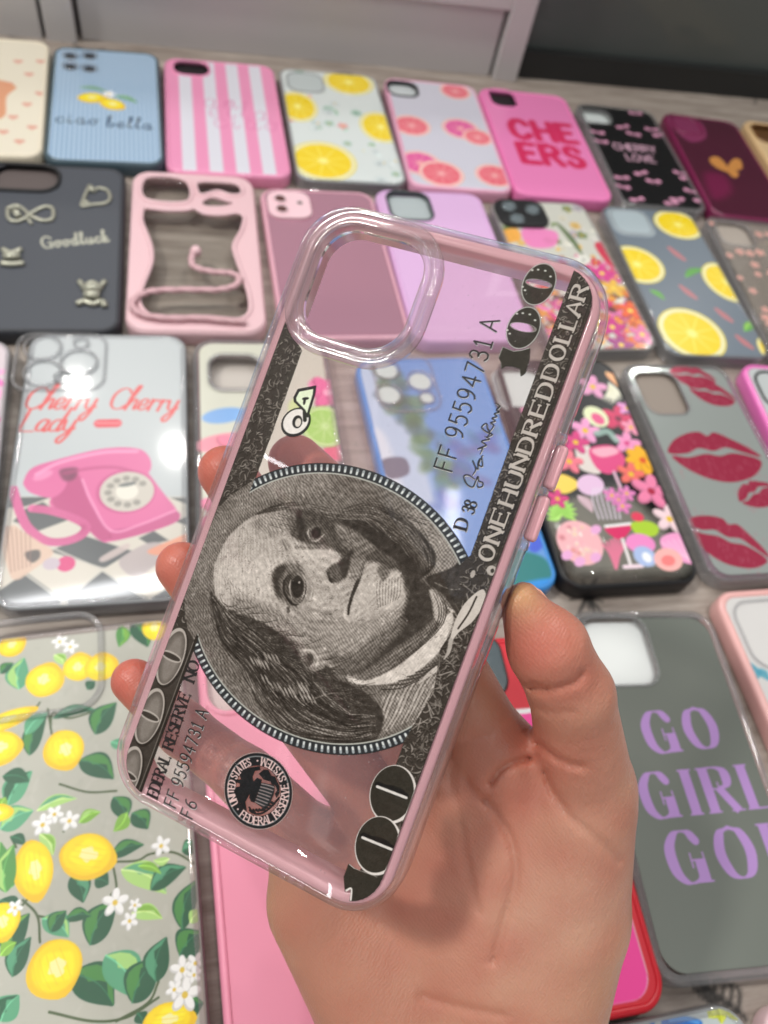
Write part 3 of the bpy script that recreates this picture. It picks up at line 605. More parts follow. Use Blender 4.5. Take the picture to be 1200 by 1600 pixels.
# wave shaped inner border of the frame: slab with a wavy opening
inner = [c.loc(q) for q in Z([(560,215),(590,215),(650,222),(720,222),(760,215),(800,235),(870,240),(925,232),(955,250),(945,300),(915,360),(925,410),(950,480),(975,560),(975,620),(930,650),(800,640),(700,655),(600,640),(550,600),(545,560),(560,510),(590,430),(590,370),(570,310),(552,260)])]
ho = [c.loc(q) for q in Z([(570,95),(725,105),(735,190),(566,180)])]; h2 = [c.loc(q) for q in Z([(775,112),(900,115),(940,130),(945,160),(900,165),(850,150),(790,165),(770,150)])]; h3 = [c.loc(q) for q in Z([(790,190),(830,172),(880,185),(910,195),(870,205),(810,205)])]
mesh_geo('wavy_border', [slab(rrect(c.W-3, c.L-3, 11), [[tuple(p) for p in catmull(inner, True, 4)], [tuple(p) for p in catmull(ho, True, 2)], [tuple(p) for p in catmull(h2, True, 4)], [tuple(p) for p in catmull(h3, True, 4)]], c.Tl-2, c.Tl+.3)], [wav], c.root, False)
for nm, P in (('border_bead', inner), ('camera_rim', ho), ('loop_rim', h2)):
    tube(nm, [(x, y, c.Tl+.2) for x, y in P], 1.5, wav, c.root, closed=True, k=5)
tube('twisted_cord', Lc([(765,385),(750,420),(760,455),(830,475),(900,480),(935,500),(915,530),(850,545),(720,545),(600,550),(535,575),(520,610),(560,640),(650,655),(780,655),(900,665),(960,668)], c.Tl+2.4), 1.9, plastic('cord_pink', S(206,166,172), .6), c.root, k=12, twist=.9)
mesh_geo('cord_bead', [ring_geo(7,7,3.5,[(0,c.Tl),(.2,c.Tl+2.5),(1.4,c.Tl+4.2),(3.3,c.Tl+4.6),(3.3,c.Tl)],*c.loc(Z([(765,390)])[0]))], [wav], c.root)

c = Case('dusty rose mirror case with small two lens camera island', ('quad', [(404,285),(583,291),(643,538),(442,542)]), L=143)
c.frame(plastic('dusty_rose', S(222,168,184), .3, coat=.3)); k = c.ink(2, S(202,150,170)); Z = crop(0,240,2.5)
c.plate(plastic('rose_back', S(200,150,168), .3), k, print_mat('rose_mirror', .12, .5, .5, False), [])
h = c.hole(box=(-c.W/2+18, c.L/2-19, 28, 28), r=8)
mesh_geo('camera_island', [slab(rrect(28,28,8,8,h[0],h[1]), [], c.Tl-.6, c.Tl+.8)], [plastic('pale_rose', S(236,200,208), .3)], c.root, False); c.rim((h[0],h[1],26,26,8), MAT['pale_rose'], up=1.9)
for dx, dy, r_ in ((-5.5,5.5,4.8),(-5.5,-5.5,4.8)):
    c.lens((h[0]+dx, h[1]+dy), r_, MAT['pale_rose'], z=c.Tl+.8, up=.8); mesh_geo('lens', [slab(rrect(7,7,3.4,6,h[0]+dx,h[1]+dy), [], c.Tl+.85, c.Tl+1.0)], [plastic('lens_brown', S(90,60,56), .15)], c.root, False)
mesh_geo('flash', [slab(rrect(3.6,3.6,1.8,6,h[0]+7,h[1]+2), [], c.Tl+.85, c.Tl+1.0)], [plastic('flash_grey', S(120,110,108), .2)], c.root, False)

c = Case('plain lilac case with silver showing in its camera cutout', ('quad', [(585,291),(752,298),(836,536),(648,541)]), L=150)
c.frame(plastic('lilac', S(214,172,216), .4)); k = c.ink(1.5, S(212,172,214)); h = c.hole((602,298),(680,344), r=8)
c.plate(MAT['lilac'], k, inkM, [h]); c.rim(h, plastic('grey_rim', S(60,66,70), .3)); c.liner(S(176,186,188), .2)

c = Case('flowery case with black three lens camera island in the second row', ('quad', [(758,302),(908,309),(1038,556),(868,560)]), L=152)
c.frame(clearF); k = c.ink(3, S(206,206,196)); Z = crop(780,300,4.286)
conf(c, [S(226,220,200), S(240,236,226), S(120,140,90), S(230,190,110), S(190,180,190)], k, 60, 2, 5, 11, (-38,0,38,76))
conf(c, [S(226,90,150), S(236,150,190), S(220,60,90), S(160,90,60), S(240,240,230)], k, 120, 3, 7, 12, (-38,-76,38,14))
conf(c, [S(230,110,50), S(214,50,130), S(180,60,110), S(242,160,60), S(236,120,180), S(90,50,50)], k, 130, 3, 7, 13, (-38,-76,38,-20))
for P, cc in (([(640,350),(700,340),(760,470),(800,520),(720,470)], S(206,40,70)), ([(380,200),(440,240),(520,330),(560,420),(480,330)], S(90,110,70)), ([(0,260),(120,240),(140,320),(0,330)], S(242,170,70)), ([(160,240),(380,260),(370,360),(200,360)], S(238,130,190))): k.poly(Z(P), cc, .9, .5, True)
for x, y, cc in ((690,540,S(222,70,150)), (770,640,S(240,190,80)), (880,790,S(240,100,50)), (900,1030,S(236,120,40)), (820,1020,S(170,70,140)), (760,900,S(206,50,140)), (960,950,S(230,120,170))): flower_(k, Z([(x, y)])[0], 9, cc, S(250,220,90))
c.plate(plastic('floral_back', S(200,196,186), .3), k, inkG, [])
h = c.hole(box=(-c.W/2+20.5, c.L/2-17, 37, 30), r=8)
mesh_geo('camera_island', [slab(rrect(h[2],h[3],9,8,h[0],h[1]), [], c.Tl-.6, c.Tl+1.4)], [blackTPU], c.root, False); c.rim((h[0],h[1],h[2]-2,h[3]-2,8), blackTPU, up=2.4)
for dx, dy in ((-8,6),(9,3),(-6,-8)): c.lens((h[0]+dx, h[1]+dy), 5.6, plastic('grey_metal', S(120,130,134), .25, .6), z=c.Tl+1.4, up=1.0); mesh_geo('lens', [slab(rrect(8,8,4,6,h[0]+dx,h[1]+dy), [], c.Tl+1.5, c.Tl+1.9)], [plastic('lens_grey', S(110,120,124), .12)], c.root, False)

c = Case('clear grey case with large vivid lemon slices in the second row', ('quad', [(936,319),(1088,323),(1198,565),(1044,562)]), W=75, L=156)
c.frame(clearF); k = c.ink(3, S(112,124,136)); Z = crop(720,280,2.5)
h = c.hole(box=(-c.W/2+20, c.L/2-19, 28, 28), r=8); k.lpoly(rrect(33,32,9,6,h[0],h[1]), S(176,190,196), soft=.6)
for (x, y) in ((845,290),(890,440),(1030,530),(1110,635),(960,780),(720,520)):
    k.line(Z([(x-30,y-25),(x,y),(x+30,y+22)]), [1.5,2.6,1.5], S(214,120,124), .75)
leaf_(k, Z([(880,380)])[0], Z([(960,350)])[0], 3, S(90,160,70)); leaf_(k, Z([(1110,590)])[0], Z([(1180,560)])[0], 3.5, S(100,170,70), S(150,200,90)); leaf_(k, Z([(740,430)])[0], Z([(800,470)])[0], 2.5, S(100,170,70))
slice_(k, Z([(850,175)])[0], 19, 17, .0); slice_(k, Z([(690,330)])[0], 20, 20, .1); slice_(k, Z([(1040,400)])[0], 17, 21, .2); slice_(k, Z([(905,600)])[0], 23, 24, 0); slice_(k, Z([(1225,665)])[0], 11, 14, 0)
c.plate(plastic('smoke_back', S(120,130,140), .3), k, inkG, []); c.rim(h, clearF)

c = Case('clear case with pale peach blossoms at the right of the second row', ('L', [(1098,335),(1215,570)]), W=76, L=152)
c.frame(clearF); k = c.ink(2); g = np.random.default_rng(3); k.lpoly([(-34,-72),(34,-72),(34,72),(-34,72)], S(170,160,150), .45, 1)
for q in range(34): flower_(k, g.uniform([-34,-70],[34,70]), g.uniform(2.5,4.5), S(226,172,160), S(190,120,110), 5, g.uniform(0,6), loc=True)
h = c.hole(box=(-18, c.L/2-20, 28, 28), r=8); c.plate(sheet, k, inkA, [h]); c.rim(h, clearF); c.liner(S(168,158,148), .5)
# ------------------------------------------------------------------ third row
c = Case('clear case with pink flower print cut off by the left edge, third row', ('R', [(19,528),(-19,955)]), W=76, L=155)
c.frame(clearF); k = c.ink(1.5, S(214,200,206)); conf(c, [S(230,120,190), S(240,170,210), S(220,90,160)], k, 50, 3, 7, 4, (-36,-70,36,70)); c.plate(plastic('pale_back', S(214,206,208), .3), k, inkG, [])

c = Case('clear case with pink rotary telephone, checkered floor and red cursive lettering', ('quad', [(28,515),(296,515),(306,955),(-8,955)]), W=80, L=163)
c.frame(clearF, 3.6); k = c.ink(4, S(186,192,194)); Z = crop(0,500,3)
# floor checks
k.poly(Z([(-80,860),(40,825),(860,825),(960,860),(980,1420),(-80,1420)]), S(206,200,188), soft=.5)
GY = S(78,82,84)
for P in ([(-20,830),(240,826),(120,870),(10,880)], [(120,880),(200,850),(270,900),(330,930),(180,985),(60,940)], [(800,830),(960,830),(960,880),(880,862)], [(820,940),(900,910),(980,940),(980,1000),(880,960)],
          [(-60,940),(30,930),(-10,1000),(-60,1010)], [(230,1080),(400,1010),(620,1080),(490,1160),(470,1155)], [(-40,1290),(120,1180),(300,1310),(280,1340),(-60,1360)], [(310,1310),(480,1175),(690,1300),(660,1350),(330,1345)], [(710,1300),(860,1210),(960,1290),(960,1360),(760,1350)], [(650,1020),(720,985),(790,1030),(700,1050)], [(790,1120),(900,1060),(960,1140),(900,1190)]):
    k.poly(Z(P), GY, .95, .4)
for P in ([(230,1060),(470,1165),(690,1310)], [(490,1160),(300,1310),(270,1345)], [(120,1190),(300,1320)]): k.line(Z(P), .5, S(196,192,182), .8, sm=False)
PH, PHD, PHL = S(212,104,154), S(176,66,118), S(236,160,196)
k.poly(Z([(230,850),(330,700),(480,640),(640,640),(700,720),(760,800),(830,890),(830,940),(700,990),(520,1035),(470,1030),(390,960),(300,900)]), PH, 1, .3, True)
k.poly(Z([(240,850),(330,720),(380,740),(420,850),(520,1000),(500,1030),(460,1025),(390,960)]), PHD, .75, .5, True)
k.poly(Z([(520,985),(640,960),(825,895),(830,940),(700,990),(530,1032)]), PHD, .55, .4, True); k.line(Z([(385,745),(430,850),(520,985),(660,955),(820,890)]), .6, PHL, .7, .3)
k.poly(Z([(110,750),(150,690),(270,650),(480,600),(640,598),(700,640),(705,700),(660,720),(560,680),(420,690),(330,720),(300,790),(240,830),(150,810),(115,780)]), PH, 1, .3, True)
k.poly(Z([(280,700),(360,690),(350,740),(300,750)]), S(110,50,80), .8, .8, True); k.line(Z([(170,720),(280,665),(480,618),(640,612)]), .9, PHL, .8, .5); k.lell(k.m(Z([(200,725)])[0]), 4.5, 2.2, PHL, .5, .6, .8)
k.line(Z([(300,715),(440,690),(560,690),(660,725)]), .9, PHD, .6, .5)
k.lell(k.m(Z([(590,800)])[0]), 13.2, 12.4, PHD, 0, .5, .6); k.lell(k.m(Z([(595,800)])[0]), 12, 11.3, S(196,190,180)); 
dc = np.array(k.m(Z([(595,800)])[0]))
for q in range(10): a = .6+q*.52; k.lell(dc+np.array([math.cos(a)*8.3, math.sin(a)*7.6]), 1.7, 1.6, S(150,146,138), 0, 1, .2)
k.lell(dc, 5, 4.6, S(222,218,206)); k.lell(dc+[0,4], 4, 1.2, S(90,96,96), .2, .8, .3)
cord = catmull(np.array(k.pt(Z([(60,790),(90,890),(130,970),(210,1030),(300,1035),(380,1005),(400,960),(330,920),(230,890),(150,880)]))), False, 14)
k.lline(cord, 2.0, PH); 
for i in range(0, len(cord)-1, 2):
    d = cord[i+1]-cord[i]; d /= np.linalg.norm(d)+1e-6; n_ = np.array([-d[1], d[0]]); k.lline([cord[i]-n_*1.9, cord[i]+n_*1.9+d*.8], .28, PHD, .8)
for (P, cc) in (([(0,1000),(60,960),(110,990),(190,1040),(250,1090),(150,1170),(80,1215),(40,1180)], S(210,180,160)), ([(120,1085),(180,1075),(185,1110),(150,1135),(120,1110)], S(80,76,74)), ([(470,1110),(590,1045),(600,1070),(490,1130)], S(196,180,176)), ([(560,1120),(700,1040),(800,1050),(870,1010),(880,1060),(740,1140),(660,1195),(600,1190)], S(176,164,164)), ([(690,1080),(800,1030),(880,1000),(880,1050),(760,1100)], S(226,150,120))): k.poly(Z(P), cc, .9, .4, True)
for q in range(6): k.line(Z([(30+q*22,960+q*8),(50+q*18,1180-q*6)]), .25, S(150,110,100), .6, sm=False)
k.lell(k.m(Z([(308,1140)])[0]), 3.8, 3.8, S(206,60,120), 0, 1, .3); k.lell(k.m(Z([(240,1140)])[0]), 3.5, 3, S(190,176,186), 0, 1, .3)
RD = S(214,84,84)
fit(k, 'Cherry', Z([(105,412)])[0], Z([(440,418)])[0], 14, .75, RD, thin=.42, slant=.3, gap=2)
fit(k, 'Cherry', Z([(505,412)])[0], Z([(825,425)])[0], 14, .75, RD, thin=.42, slant=.3, gap=2)
fit(k, 'Lady', Z([(85,518)])[0], Z([(340,520)])[0], 14, .75, RD, thin=.42, slant=.3, gap=2)
k.line(Z([(465,482),(545,480)]), 2.6, S(214,70,84), 1, .3); k.line(Z([(450,480),(560,480)]), .5, S(240,200,200), .5)
c.plate(plastic('frost_back', S(190,196,198), .3), k, print_mat('gloss_card', .32, coat=.9, alpha=False), [])
h = c.hole(Z([(85,60)])[0], Z([(490,330)])[0], r=9); c.rim(h, clearF, up=1.4, out=.2)
for (x, y) in ((200,130),(200,250),(370,200)): c.lens(c.loc(Z([(x,y)])[0]), 9.5, clearF, 'lens_guard', up=2.0); 
for (x, y) in ((380,110),(290,270)): c.lens(c.loc(Z([(x,y)])[0]), 4, clearF, 'lens_guard', up=2.0, w=.9)

c = Case('clear case with pink inner frame and lime slice print, behind the held case', ('L', [(300,528),(306,956)]), W=74, L=150)
c.frame(clearF, 3.4); k = c.ink(3); k.lpoly(rrect(c.W-7, c.L-7, 8), S(206,206,190), .95)
mesh_geo('inner_frame', [ring_geo(c.W-5, c.L-5, 9, [(0,.5),(0,c.Tl-2),(2.6,c.Tl-2),(2.6,.5)])], [plastic('inner_pink', S(226,150,160), .4)], c.root)
for (x, y, w, h_, cc) in ((350,648,18,8,S(110,160,220)),(392,648,14,9,S(120,170,225)),(350,690,24,9,S(232,130,150)),(515,615,13,12,S(236,90,150)),(498,600,9,8,S(244,130,180)),(470,640,10,14,S(206,226,150)),(545,640,8,10,S(222,226,110)),(530,705,15,9,S(230,80,120))): k.lell(k.m((x,y)), w*.62, h_*.62, cc, .2, .95, .8)
flower_(k, (512,612), 12, S(236,100,160), S(250,170,200), 6); flower_(k, (372,700), 12, S(236,120,150)); slice_(k, (508,665), 12.5, 14, 0, S(164,216,96), S(120,190,70), S(214,236,170), 9, S(200,236,150))
for (x, y) in ((380,860),(520,850),(450,780),(350,800),(560,760),(420,900),(540,920)): flower_(k, (x, y), 12, S(236,120,160)); leaf_(k, (x+20,y+10), (x+50,y+40), 3, S(130,180,90))
h = c.hole((318,546),(420,618), r=8); h = (h[0], h[1], 28, 26, 8); c.plate(sheet, k, inkA, [h]); c.rim(h, clearF, 2.6, 1.6); c.liner(S(196,188,180), .4, 6, z=3)  # pale liner added to lighten the shadowed camera hole

c = Case('blue case with seaside trees print and four clear lens guards', ('quad', [(545,558),(748,548),(892,932),(640,945)]), W=75.5, L=154)
c.frame(plastic('azure_gel', S(60,140,214), .3, coat=.4)); k = c.ink(3, S(96,150,214)); Z = crop(380,550,2.857)
k.poly(Z([(480,-20),(600,0),(660,260),(760,330),(860,640),(1000,1200),(700,1200),(520,400)]), S(196,212,232), .9, 3, True); k.poly(Z([(560,380),(640,380),(760,800),(680,800)]), S(226,232,240), .8, 2, True); k.poly(Z([(1060,60),(1110,80),(1230,420),(1180,420)]), S(150,196,246), .8, 1.5, True)
g = np.random.default_rng(21)
for q in range(60):
    t = g.uniform(0, 1); x = 620+t*330+g.normal(0, 38); y = 60+t*560; k.lell(k.m(Z([(x, y)])[0]), g.uniform(2,5), g.uniform(2,5), (S(60,104,66), S(80,130,80), S(50,90,90), S(110,150,110))[g.integers(4)], g.uniform(0,3), .6, 2)
for q in range(30): x, y = g.uniform(860,1130), g.uniform(330,700); k.lell(k.m(Z([(x, y)])[0]), g.uniform(3,7), g.uniform(2,4), (S(60,84,170), S(70,110,190), S(60,130,160), S(90,90,150))[g.integers(4)], g.uniform(0,3), .55, 2.2)
k.poly(Z([(620,480),(720,470),(740,540),(650,560)]), S(90,90,110), .9, .6, True)
Z = crop(800,540,3); k.poly(Z([(-100,940),(60,960),(160,1000),(190,1080),(150,1120),(-60,1120)]), S(20,120,120), 1, 1, True); k.poly(Z([(60,1110),(240,1090),(240,1190),(40,1190)]), S(30,140,220), 1, 1, True); k.poly(Z([(80,940),(150,850),(170,900),(120,965)]), S(60,90,210), 1, .8, True)
c.plate(MAT['azure_gel'], k, inkG, []); Z = crop(380,550,2.857)
h = c.hole(Z([(560,20)])[0], Z([(900,260)])[0], r=9); c.rim(h, clearF, up=1.2, out=.4)
for (x, y) in ((640,80),(650,190),(790,130)): c.lens(c.loc(Z([(x,y)])[0]), 8, clearF, 'lens_guard', up=1.6); mesh_geo('lens_glass', [slab(rrect(12,12,6,8,*c.loc(Z([(x,y)])[0])), [], c.Tl-.5, c.Tl-.2)], [plastic('pale_glass', S(206,220,216), .15)], c.root, False)
c.lens(c.loc(Z([(820,205)])[0]), 5, clearF, 'lens_guard'); mesh_geo('lens_glass', [slab(rrect(7,7,3.5,8,*c.loc(Z([(820,205)])[0])), [], c.Tl-.5, c.Tl-.2)], [MAT['pale_glass']], c.root, False)

c = Case('black bumper case printed with tropical flowers, fruit, drinks and shells', ('quad', [(770,562),(958,566),(1096,906),(886,914)]), W=74.5, L=153, T=11)
c.frame(blackTPU, 2.2); k = c.ink(4); Z = crop(800,540,3)
k.poly(Z([(-200,-10),(520,-10),(700,470),(560,640),(300,700),(100,760),(-100,760)]), S(20,20,24), 1, 3); k.poly(Z([(100,740),(500,640),(860,1000),(800,1060),(300,1060)]), S(150,148,138), .55, 4)  # black upper and grey lower areas paint in the back's reflections
HP, PK2 = S(214,60,130), S(238,170,210)
flower_(k, Z([(380,190)])[0], 9, S(232,160,200)); leaf_(k, Z([(440,120)])[0], Z([(500,190)])[0], 3, S(240,170,120)); 
for q in range(9): leaf_(k, Z([(455,170)])[0], Z([(420+q*12,275-abs(q-4)*6)])[0], .8, S(222,220,190))
flower_(k, Z([(500,340)])[0], 10, S(210,50,100), S(120,20,60)); k.lell(k.m(Z([(395,330)])[0]), 7, 8, S(226,232,190), .4); k.lell(k.m(Z([(405,340)])[0]), 3.5, 4.5, S(226,90,140), .4)
flower_(k, Z([(345,395)])[0], 9, S(240,160,206)); flower_(k, Z([(540,455)])[0], 8.5, S(240,150,196), HP); k.line(Z([(400,410),(450,400),(490,440)]), 2, S(150,180,170), .9)
k.poly(Z([(300,470),(345,440),(420,590),(330,580),(305,530)]), S(220,210,204), 1, .3, True); k.poly(Z([(365,480),(470,465),(530,520),(520,570),(450,600),(390,560)]), S(220,70,130), 1, .3, True); k.poly(Z([(375,485),(470,472),(500,500),(420,520)]), S(240,170,190), 1, .3, True); k.line(Z([(480,590),(510,660)]), .9, S(220,180,200))
flower_(k, Z([(615,535)])[0], 10, S(246,180,20), S(220,80,20), 8); flower_(k, Z([(560,600)])[0], 8, S(238,110,100)); flower_(k, Z([(655,680)])[0], 11, S(236,130,170), S(170,20,60), 5)
k.poly(Z([(195,650),(225,600),(290,620),(315,655),(260,690),(200,680)]), S(244,210,90), 1, .3, True); k.lell(k.m(Z([(370,650)])[0]), 8, 6.5, S(226,190,222), .4)
for q in range(6): k.line(Z([(385+q*14,665),(380+q*22,720),(410+q*20,810)]), .4, S(226,214,230), .9)
for x, y in ((500,720),(540,690),(520,750),(470,700)): flower_(k, Z([(x,y)])[0], 5, S(226,130,190))
for q in range(11): a = -.4+q*.38; leaf_(k, Z([(235,790)])[0], Z([(235+75*math.cos(a),790-75*math.sin(a))])[0], 1.8, S(150,206,90), S(180,226,130))
k.lell(k.m(Z([(320,920)])[0]), 12, 13, S(238,180,186)); conf(c, [S(244,200,200), S(232,150,160), S(246,214,206)], k, 26, 1.5, 2.5, 8, (*(np.array(k.m(Z([(320,920)])[0]))-9), *(np.array(k.m(Z([(320,920)])[0]))+9)))
for x, y in ((260,980),(395,990),(395,860),(320,1010)): k.lell(k.m(Z([(x,y)])[0]), 3.4, 2.4, S(230,170,214), .6)
for q in range(7): k.line(Z([(490,1040),(480+q*8-20,970),(430+q*18,900+abs(q-3)*10)]), .8, S(222,120,150), .9)
k.poly(Z([(440,850),(560,835),(545,880),(510,905),(470,890)]), S(214,40,100), 1, .2, True); k.line(Z([(440,845),(560,832)]), .8, S(240,240,240)); k.line(Z([(520,905),(560,1030)]), .8, S(236,230,230)); k.line(Z([(530,1035),(610,1030)]), 1.1, S(236,214,224))
k.poly(Z([(560,830),(640,820),(690,850),(670,890),(590,885)]), S(170,206,50), 1, .3, True); k.lell(k.m(Z([(590,800)])[0]), 3.5, 3, S(222,60,90))
k.lell(k.m(Z([(605,925)])[0]), 8, 6, S(236,140,200)); k.lell(k.m(Z([(625,985)])[0]), 6, 6, S(170,190,230), 0, 1, .5); k.lell(k.m(Z([(635,990)])[0]), 2.5, 3, S(240,244,250))
k.poly(Z([(700,900),(760,875),(830,890),(865,960),(850,1020),(780,1000),(710,950)]), S(240,160,206), 1, .2, True)
for q in range(7): k.line(Z([(845,1010),(705+q*26,915-q*4+abs(q-3)*2)]), .4, S(250,200,226), .9)
k.lell(k.m(Z([(735,1000)])[0]), 8, 6.5, S(244,180,176), .3); k.lell(k.m(Z([(735,1005)])[0]), 4, 3, S(238,130,130), .3); flower_(k, Z([(740,810)])[0], 9, S(244,214,220)); flower_(k, Z([(215,715)])[0], 6, HP); flower_(k, Z([(270,540)])[0], 8, S(240,120,140)); leaf_(k, Z([(310,700)])[0], Z([(380,780)])[0], 3, S(200,170,180))
flower_(k, Z([(300,450)])[0], 8, HP); flower_(k, Z([(120,330)])[0], 10, S(240,150,190)); flower_(k, Z([(200,200)])[0], 10, HP); flower_(k, Z([(540,290)])[0], 6, S(230,150,210)); flower_(k, Z([(560,380)])[0], 6, S(240,150,180))
h = c.hole((784,568),(850,644), r=8); h = (h[0], h[1], 29, 29, 8); c.plate(sheet, k, inkA, [h]); c.rim(h, clearF); mesh_geo('camera_insert', [slab(rrect(32,32,8,6,h[0],h[1]), [], c.Tl-2.9, c.Tl-2.3)], [plastic('silver_paper', S(206,216,212), .3)], c.root, False); mesh_geo('reflection_sheet', [slab(rrect(c.W-6, c.L*.62, 8, 6, 0, c.L*.5-c.L*.31-3), [], c.Tl-4, c.Tl-3.4)], [plastic('dark_reflection', S(24,24,28), .5)], c.root, False)  # black sheet added below the back as its dark reflection

c = Case('grey mirror case covered in red lipstick kisses', ('quad', [(970,573),(1140,571),(1292,893),(1118,905)]), W=73, L=152)
c.frame(clearF, 3.2); k = c.ink(3.5); k.lpoly(rrect(c.W-8, c.L-8, 8), S(172,180,176)); Z = crop(800,540,3)
h = c.hole(Z([(560,120)])[0], Z([(850,320)])[0], r=8)
for (x, y, w, a) in ((850,140,15,-.2),(940,220,15,-.35),(955,510,29,-.05),(1150,690,14,.4),(1010,910,23,-.5)): lips_(k, Z([(x, y)])[0], w, a, S(178,44,76))
c.plate(sheet, k, inkMir, [h]); c.rim(h, clearF); c.liner(S(150,138,128), .5, 5)

c = Case('clear case with glossy pink frame cut by the right edge, third row', ('L', [(1154,566),(1300,884)]), W=76, L=152)
c.frame(plastic('hot_pink_gel', S(240,120,196), .2, coat=.6), 3.6); k = c.ink(1.5, S(190,196,196)); h = c.hole(box=(-c.W/2+22, c.L/2-22, 30, 30), r=9)
c.plate(MAT['hot_pink_gel'], k, inkG, []); c.rim((h[0],h[1],30,30,9), blackTPU)
# ------------------------------------------------------------------ fourth row
c = Case('pearly clear case with painted lemon branches and white blossoms', ('R', [(282,960),(331,1640)]), W=80, L=168)
c.frame(gel('rosy_clear_gel', (.975,.94,.945), .72, .05, 1.3, .10), 3.2); k = c.ink(5, S(178,178,166)); Z = crop(0,940,2.425)
g = np.random.default_rng(9)
for q in range(400): k.lell(g.uniform([-38,-82],[38,82]), g.uniform(.5,2.5), g.uniform(.3,1), (S(190,190,180), S(168,168,156))[g.integers(2)], g.uniform(0,3), .35, .5)
D1, D2, L1, L2, TL, BR = S(24,84,54), S(72,140,62), S(124,176,60), S(170,212,120), S(84,158,118), S(64,84,46)
for P in ([(190,480),(200,420),(260,440),(370,410)], [(225,690),(330,720),(440,716)], [(180,405),(195,500)], [(85,1130),(140,1190),(150,1290)], [(100,1130),(40,1200),(0,1230)], [(140,1190),(250,1210),(340,1190)], [(185,1555),(350,1590),(480,1575),(600,1500)], [(600,1440),(560,1520),(440,1590)], [(430,1010),(440,1080),(420,1110)], [(430,985),(520,980),(570,955),(660,950),(750,1000)], [(240,870),(260,840)], [(40,890),(60,930)], [(115,430),(150,380)]): k.line(Z(P), .38, BR)
for (a, b, w, c1, c2) in (((70,330),(90,210),6,TL,L2),((30,110),(160,80),4,TL,None),((460,90),(450,170),4,D2,L1),((500,80),(560,170),6,D1,D2),((0,270),(50,230),3,D1,D2),
    ((360,500),(440,380),6.5,D1,D2),((110,580),(175,430),5,D1,D2),((95,500),(180,420),4,TL,None),((200,440),(365,410),3,D1,TL),((300,600),(430,670),6.5,D1,D2),((420,530),(470,560),3,TL,None),
    ((25,770),(120,640),6,TL,D1),((10,660),(110,680),4,D1,None),((0,860),(125,790),6,TL,L2),((0,780),(20,740),3,L1,None),((140,790),(290,745),3,L2,TL),((300,835),(380,795),3,L1,L2),((430,740),(475,830),5,D1,D2),((500,800),(560,860),5,D1,D2),
    ((480,800),(430,870),3.5,L1,None),((150,880),(200,960),3,L2,L1),((45,1080),(0,910),6,D2,L2),((40,890),(95,920),2.5,D1,None),((420,965),(545,920),3.8,D1,D2),((460,1015),(630,1105),6,L2,TL),((570,1090),(705,1005),5,D1,TL),((525,1000),(610,1030),2,L1,None),((640,975),(580,980),2,L2,None),
    ((270,1040),(315,1140),5,D1,TL),((360,1050),(410,1070),4,D1,None),((340,1300),(440,1130),7,D1,D2),((500,1180),(615,1200),3.6,L2,L1),((160,1200),(260,1270),5,TL,L2),((190,1250),(250,1170),4,D1,D2),((250,1200),(345,1190),3,D1,D2),((0,1130),(60,1190),4,D1,None),((20,1340),(110,1180),6,D1,L1),((45,1420),(115,1270),5,D1,TL),((0,1340),(60,1290),3,L1,None),
    ((270,1410),(430,1530),8,D1,D2),((400,1340),(510,1500),8,TL,L2),((500,1520),(600,1350),7.5,D1,D2),((590,1440),(630,1270),6,D1,TL),((680,1340),(765,1250),7,D1,D2),((690,1240),(750,1050),5.5,D1,D2),((720,1215),(765,1170),3,L2,None),((690,945),(750,925),4,D1,TL),((0,1590),(70,1490),6,TL,D1),((520,1560),(540,1600),3,D1,None),((690,1560),(770,1520),5,D1,D2),((330,330),(360,300),3,D1,None),((205,200),(245,240),3,L2,L1),((0,440),(60,470),3,L2,None)):
    leaf_(k, Z([a])[0], Z([b])[0], w*.72, c1, c2)
for (x, y, rx_, ry_, a) in ((170,295,9.5,10.5,1.2),(300,245,8,9,1.6),(385,245,8,9.5,1.6),(45,165,7,7,.5),(590,95,8,8,1.5),(30,100,9,5,.5),(240,560,10.5,10.5,-1.2),(0,555,10,9.5,0),(330,965,13,11,-.35),(125,1015,13.5,9.2,-1.4),(-5,800,4,7,1.5),(0,1215,8,9,-1.2),(205,1390,11.5,12.5,-1.2),(640,1590,11,7.5,-.1),(20,450,15,5,.3)):
    lemon_(k, Z([(x,y)])[0], rx_*.69, ry_*.69, a)
leaf_(k, Z([(20,1100)])[0], Z([(50,920)])[0], 4, D2, L2)
for (x, y, r, a) in ((160,845,6,.3),(205,805,5,1),(262,830,5.5,.4),(435,1140,7,.2),(510,1150,3.5,1),(490,1210,4.5,2),(610,925,5.5,.5),(690,1395,6.5,.3),(740,1370,5,1),(700,1490,8,.1),(660,1470,4.5,.8),(735,1415,4,.4),(225,150,5,.5),(265,170,5,0),(55,1160,4,1)): flower_(k, Z([(x,y)])[0], r*.62, S(242,242,240), S(220,190,70), 5, a)
c.plate(plastic('pearl_back', S(180,180,170), .3), k, inkLum, [])
h = c.hole(box=(-c.W/2+22, c.L/2-25, 33, 33), r=9); h = c.hole(Z([(-130,95)])[0], Z([(385,395)])[0], r=10); c.rim(h, clearF, 2.4, 1.8)

c = Case('plain pink soft case lying below the held case', ('L', [(303,985),(352,1640)]), W=77, L=160)
c.frame(plastic('candy_pink', S(238,150,176), .4), 3); k = c.ink(1, S(238,152,178)); h = c.hole((318,1010),(430,1112), r=9); h = (h[0], h[1], 27, 27, 9); c.plate(MAT['candy_pink'], k, inkM, [h]); c.rim(h, MAT['candy_pink'], 2, .8); c.liner(S(200,190,184))

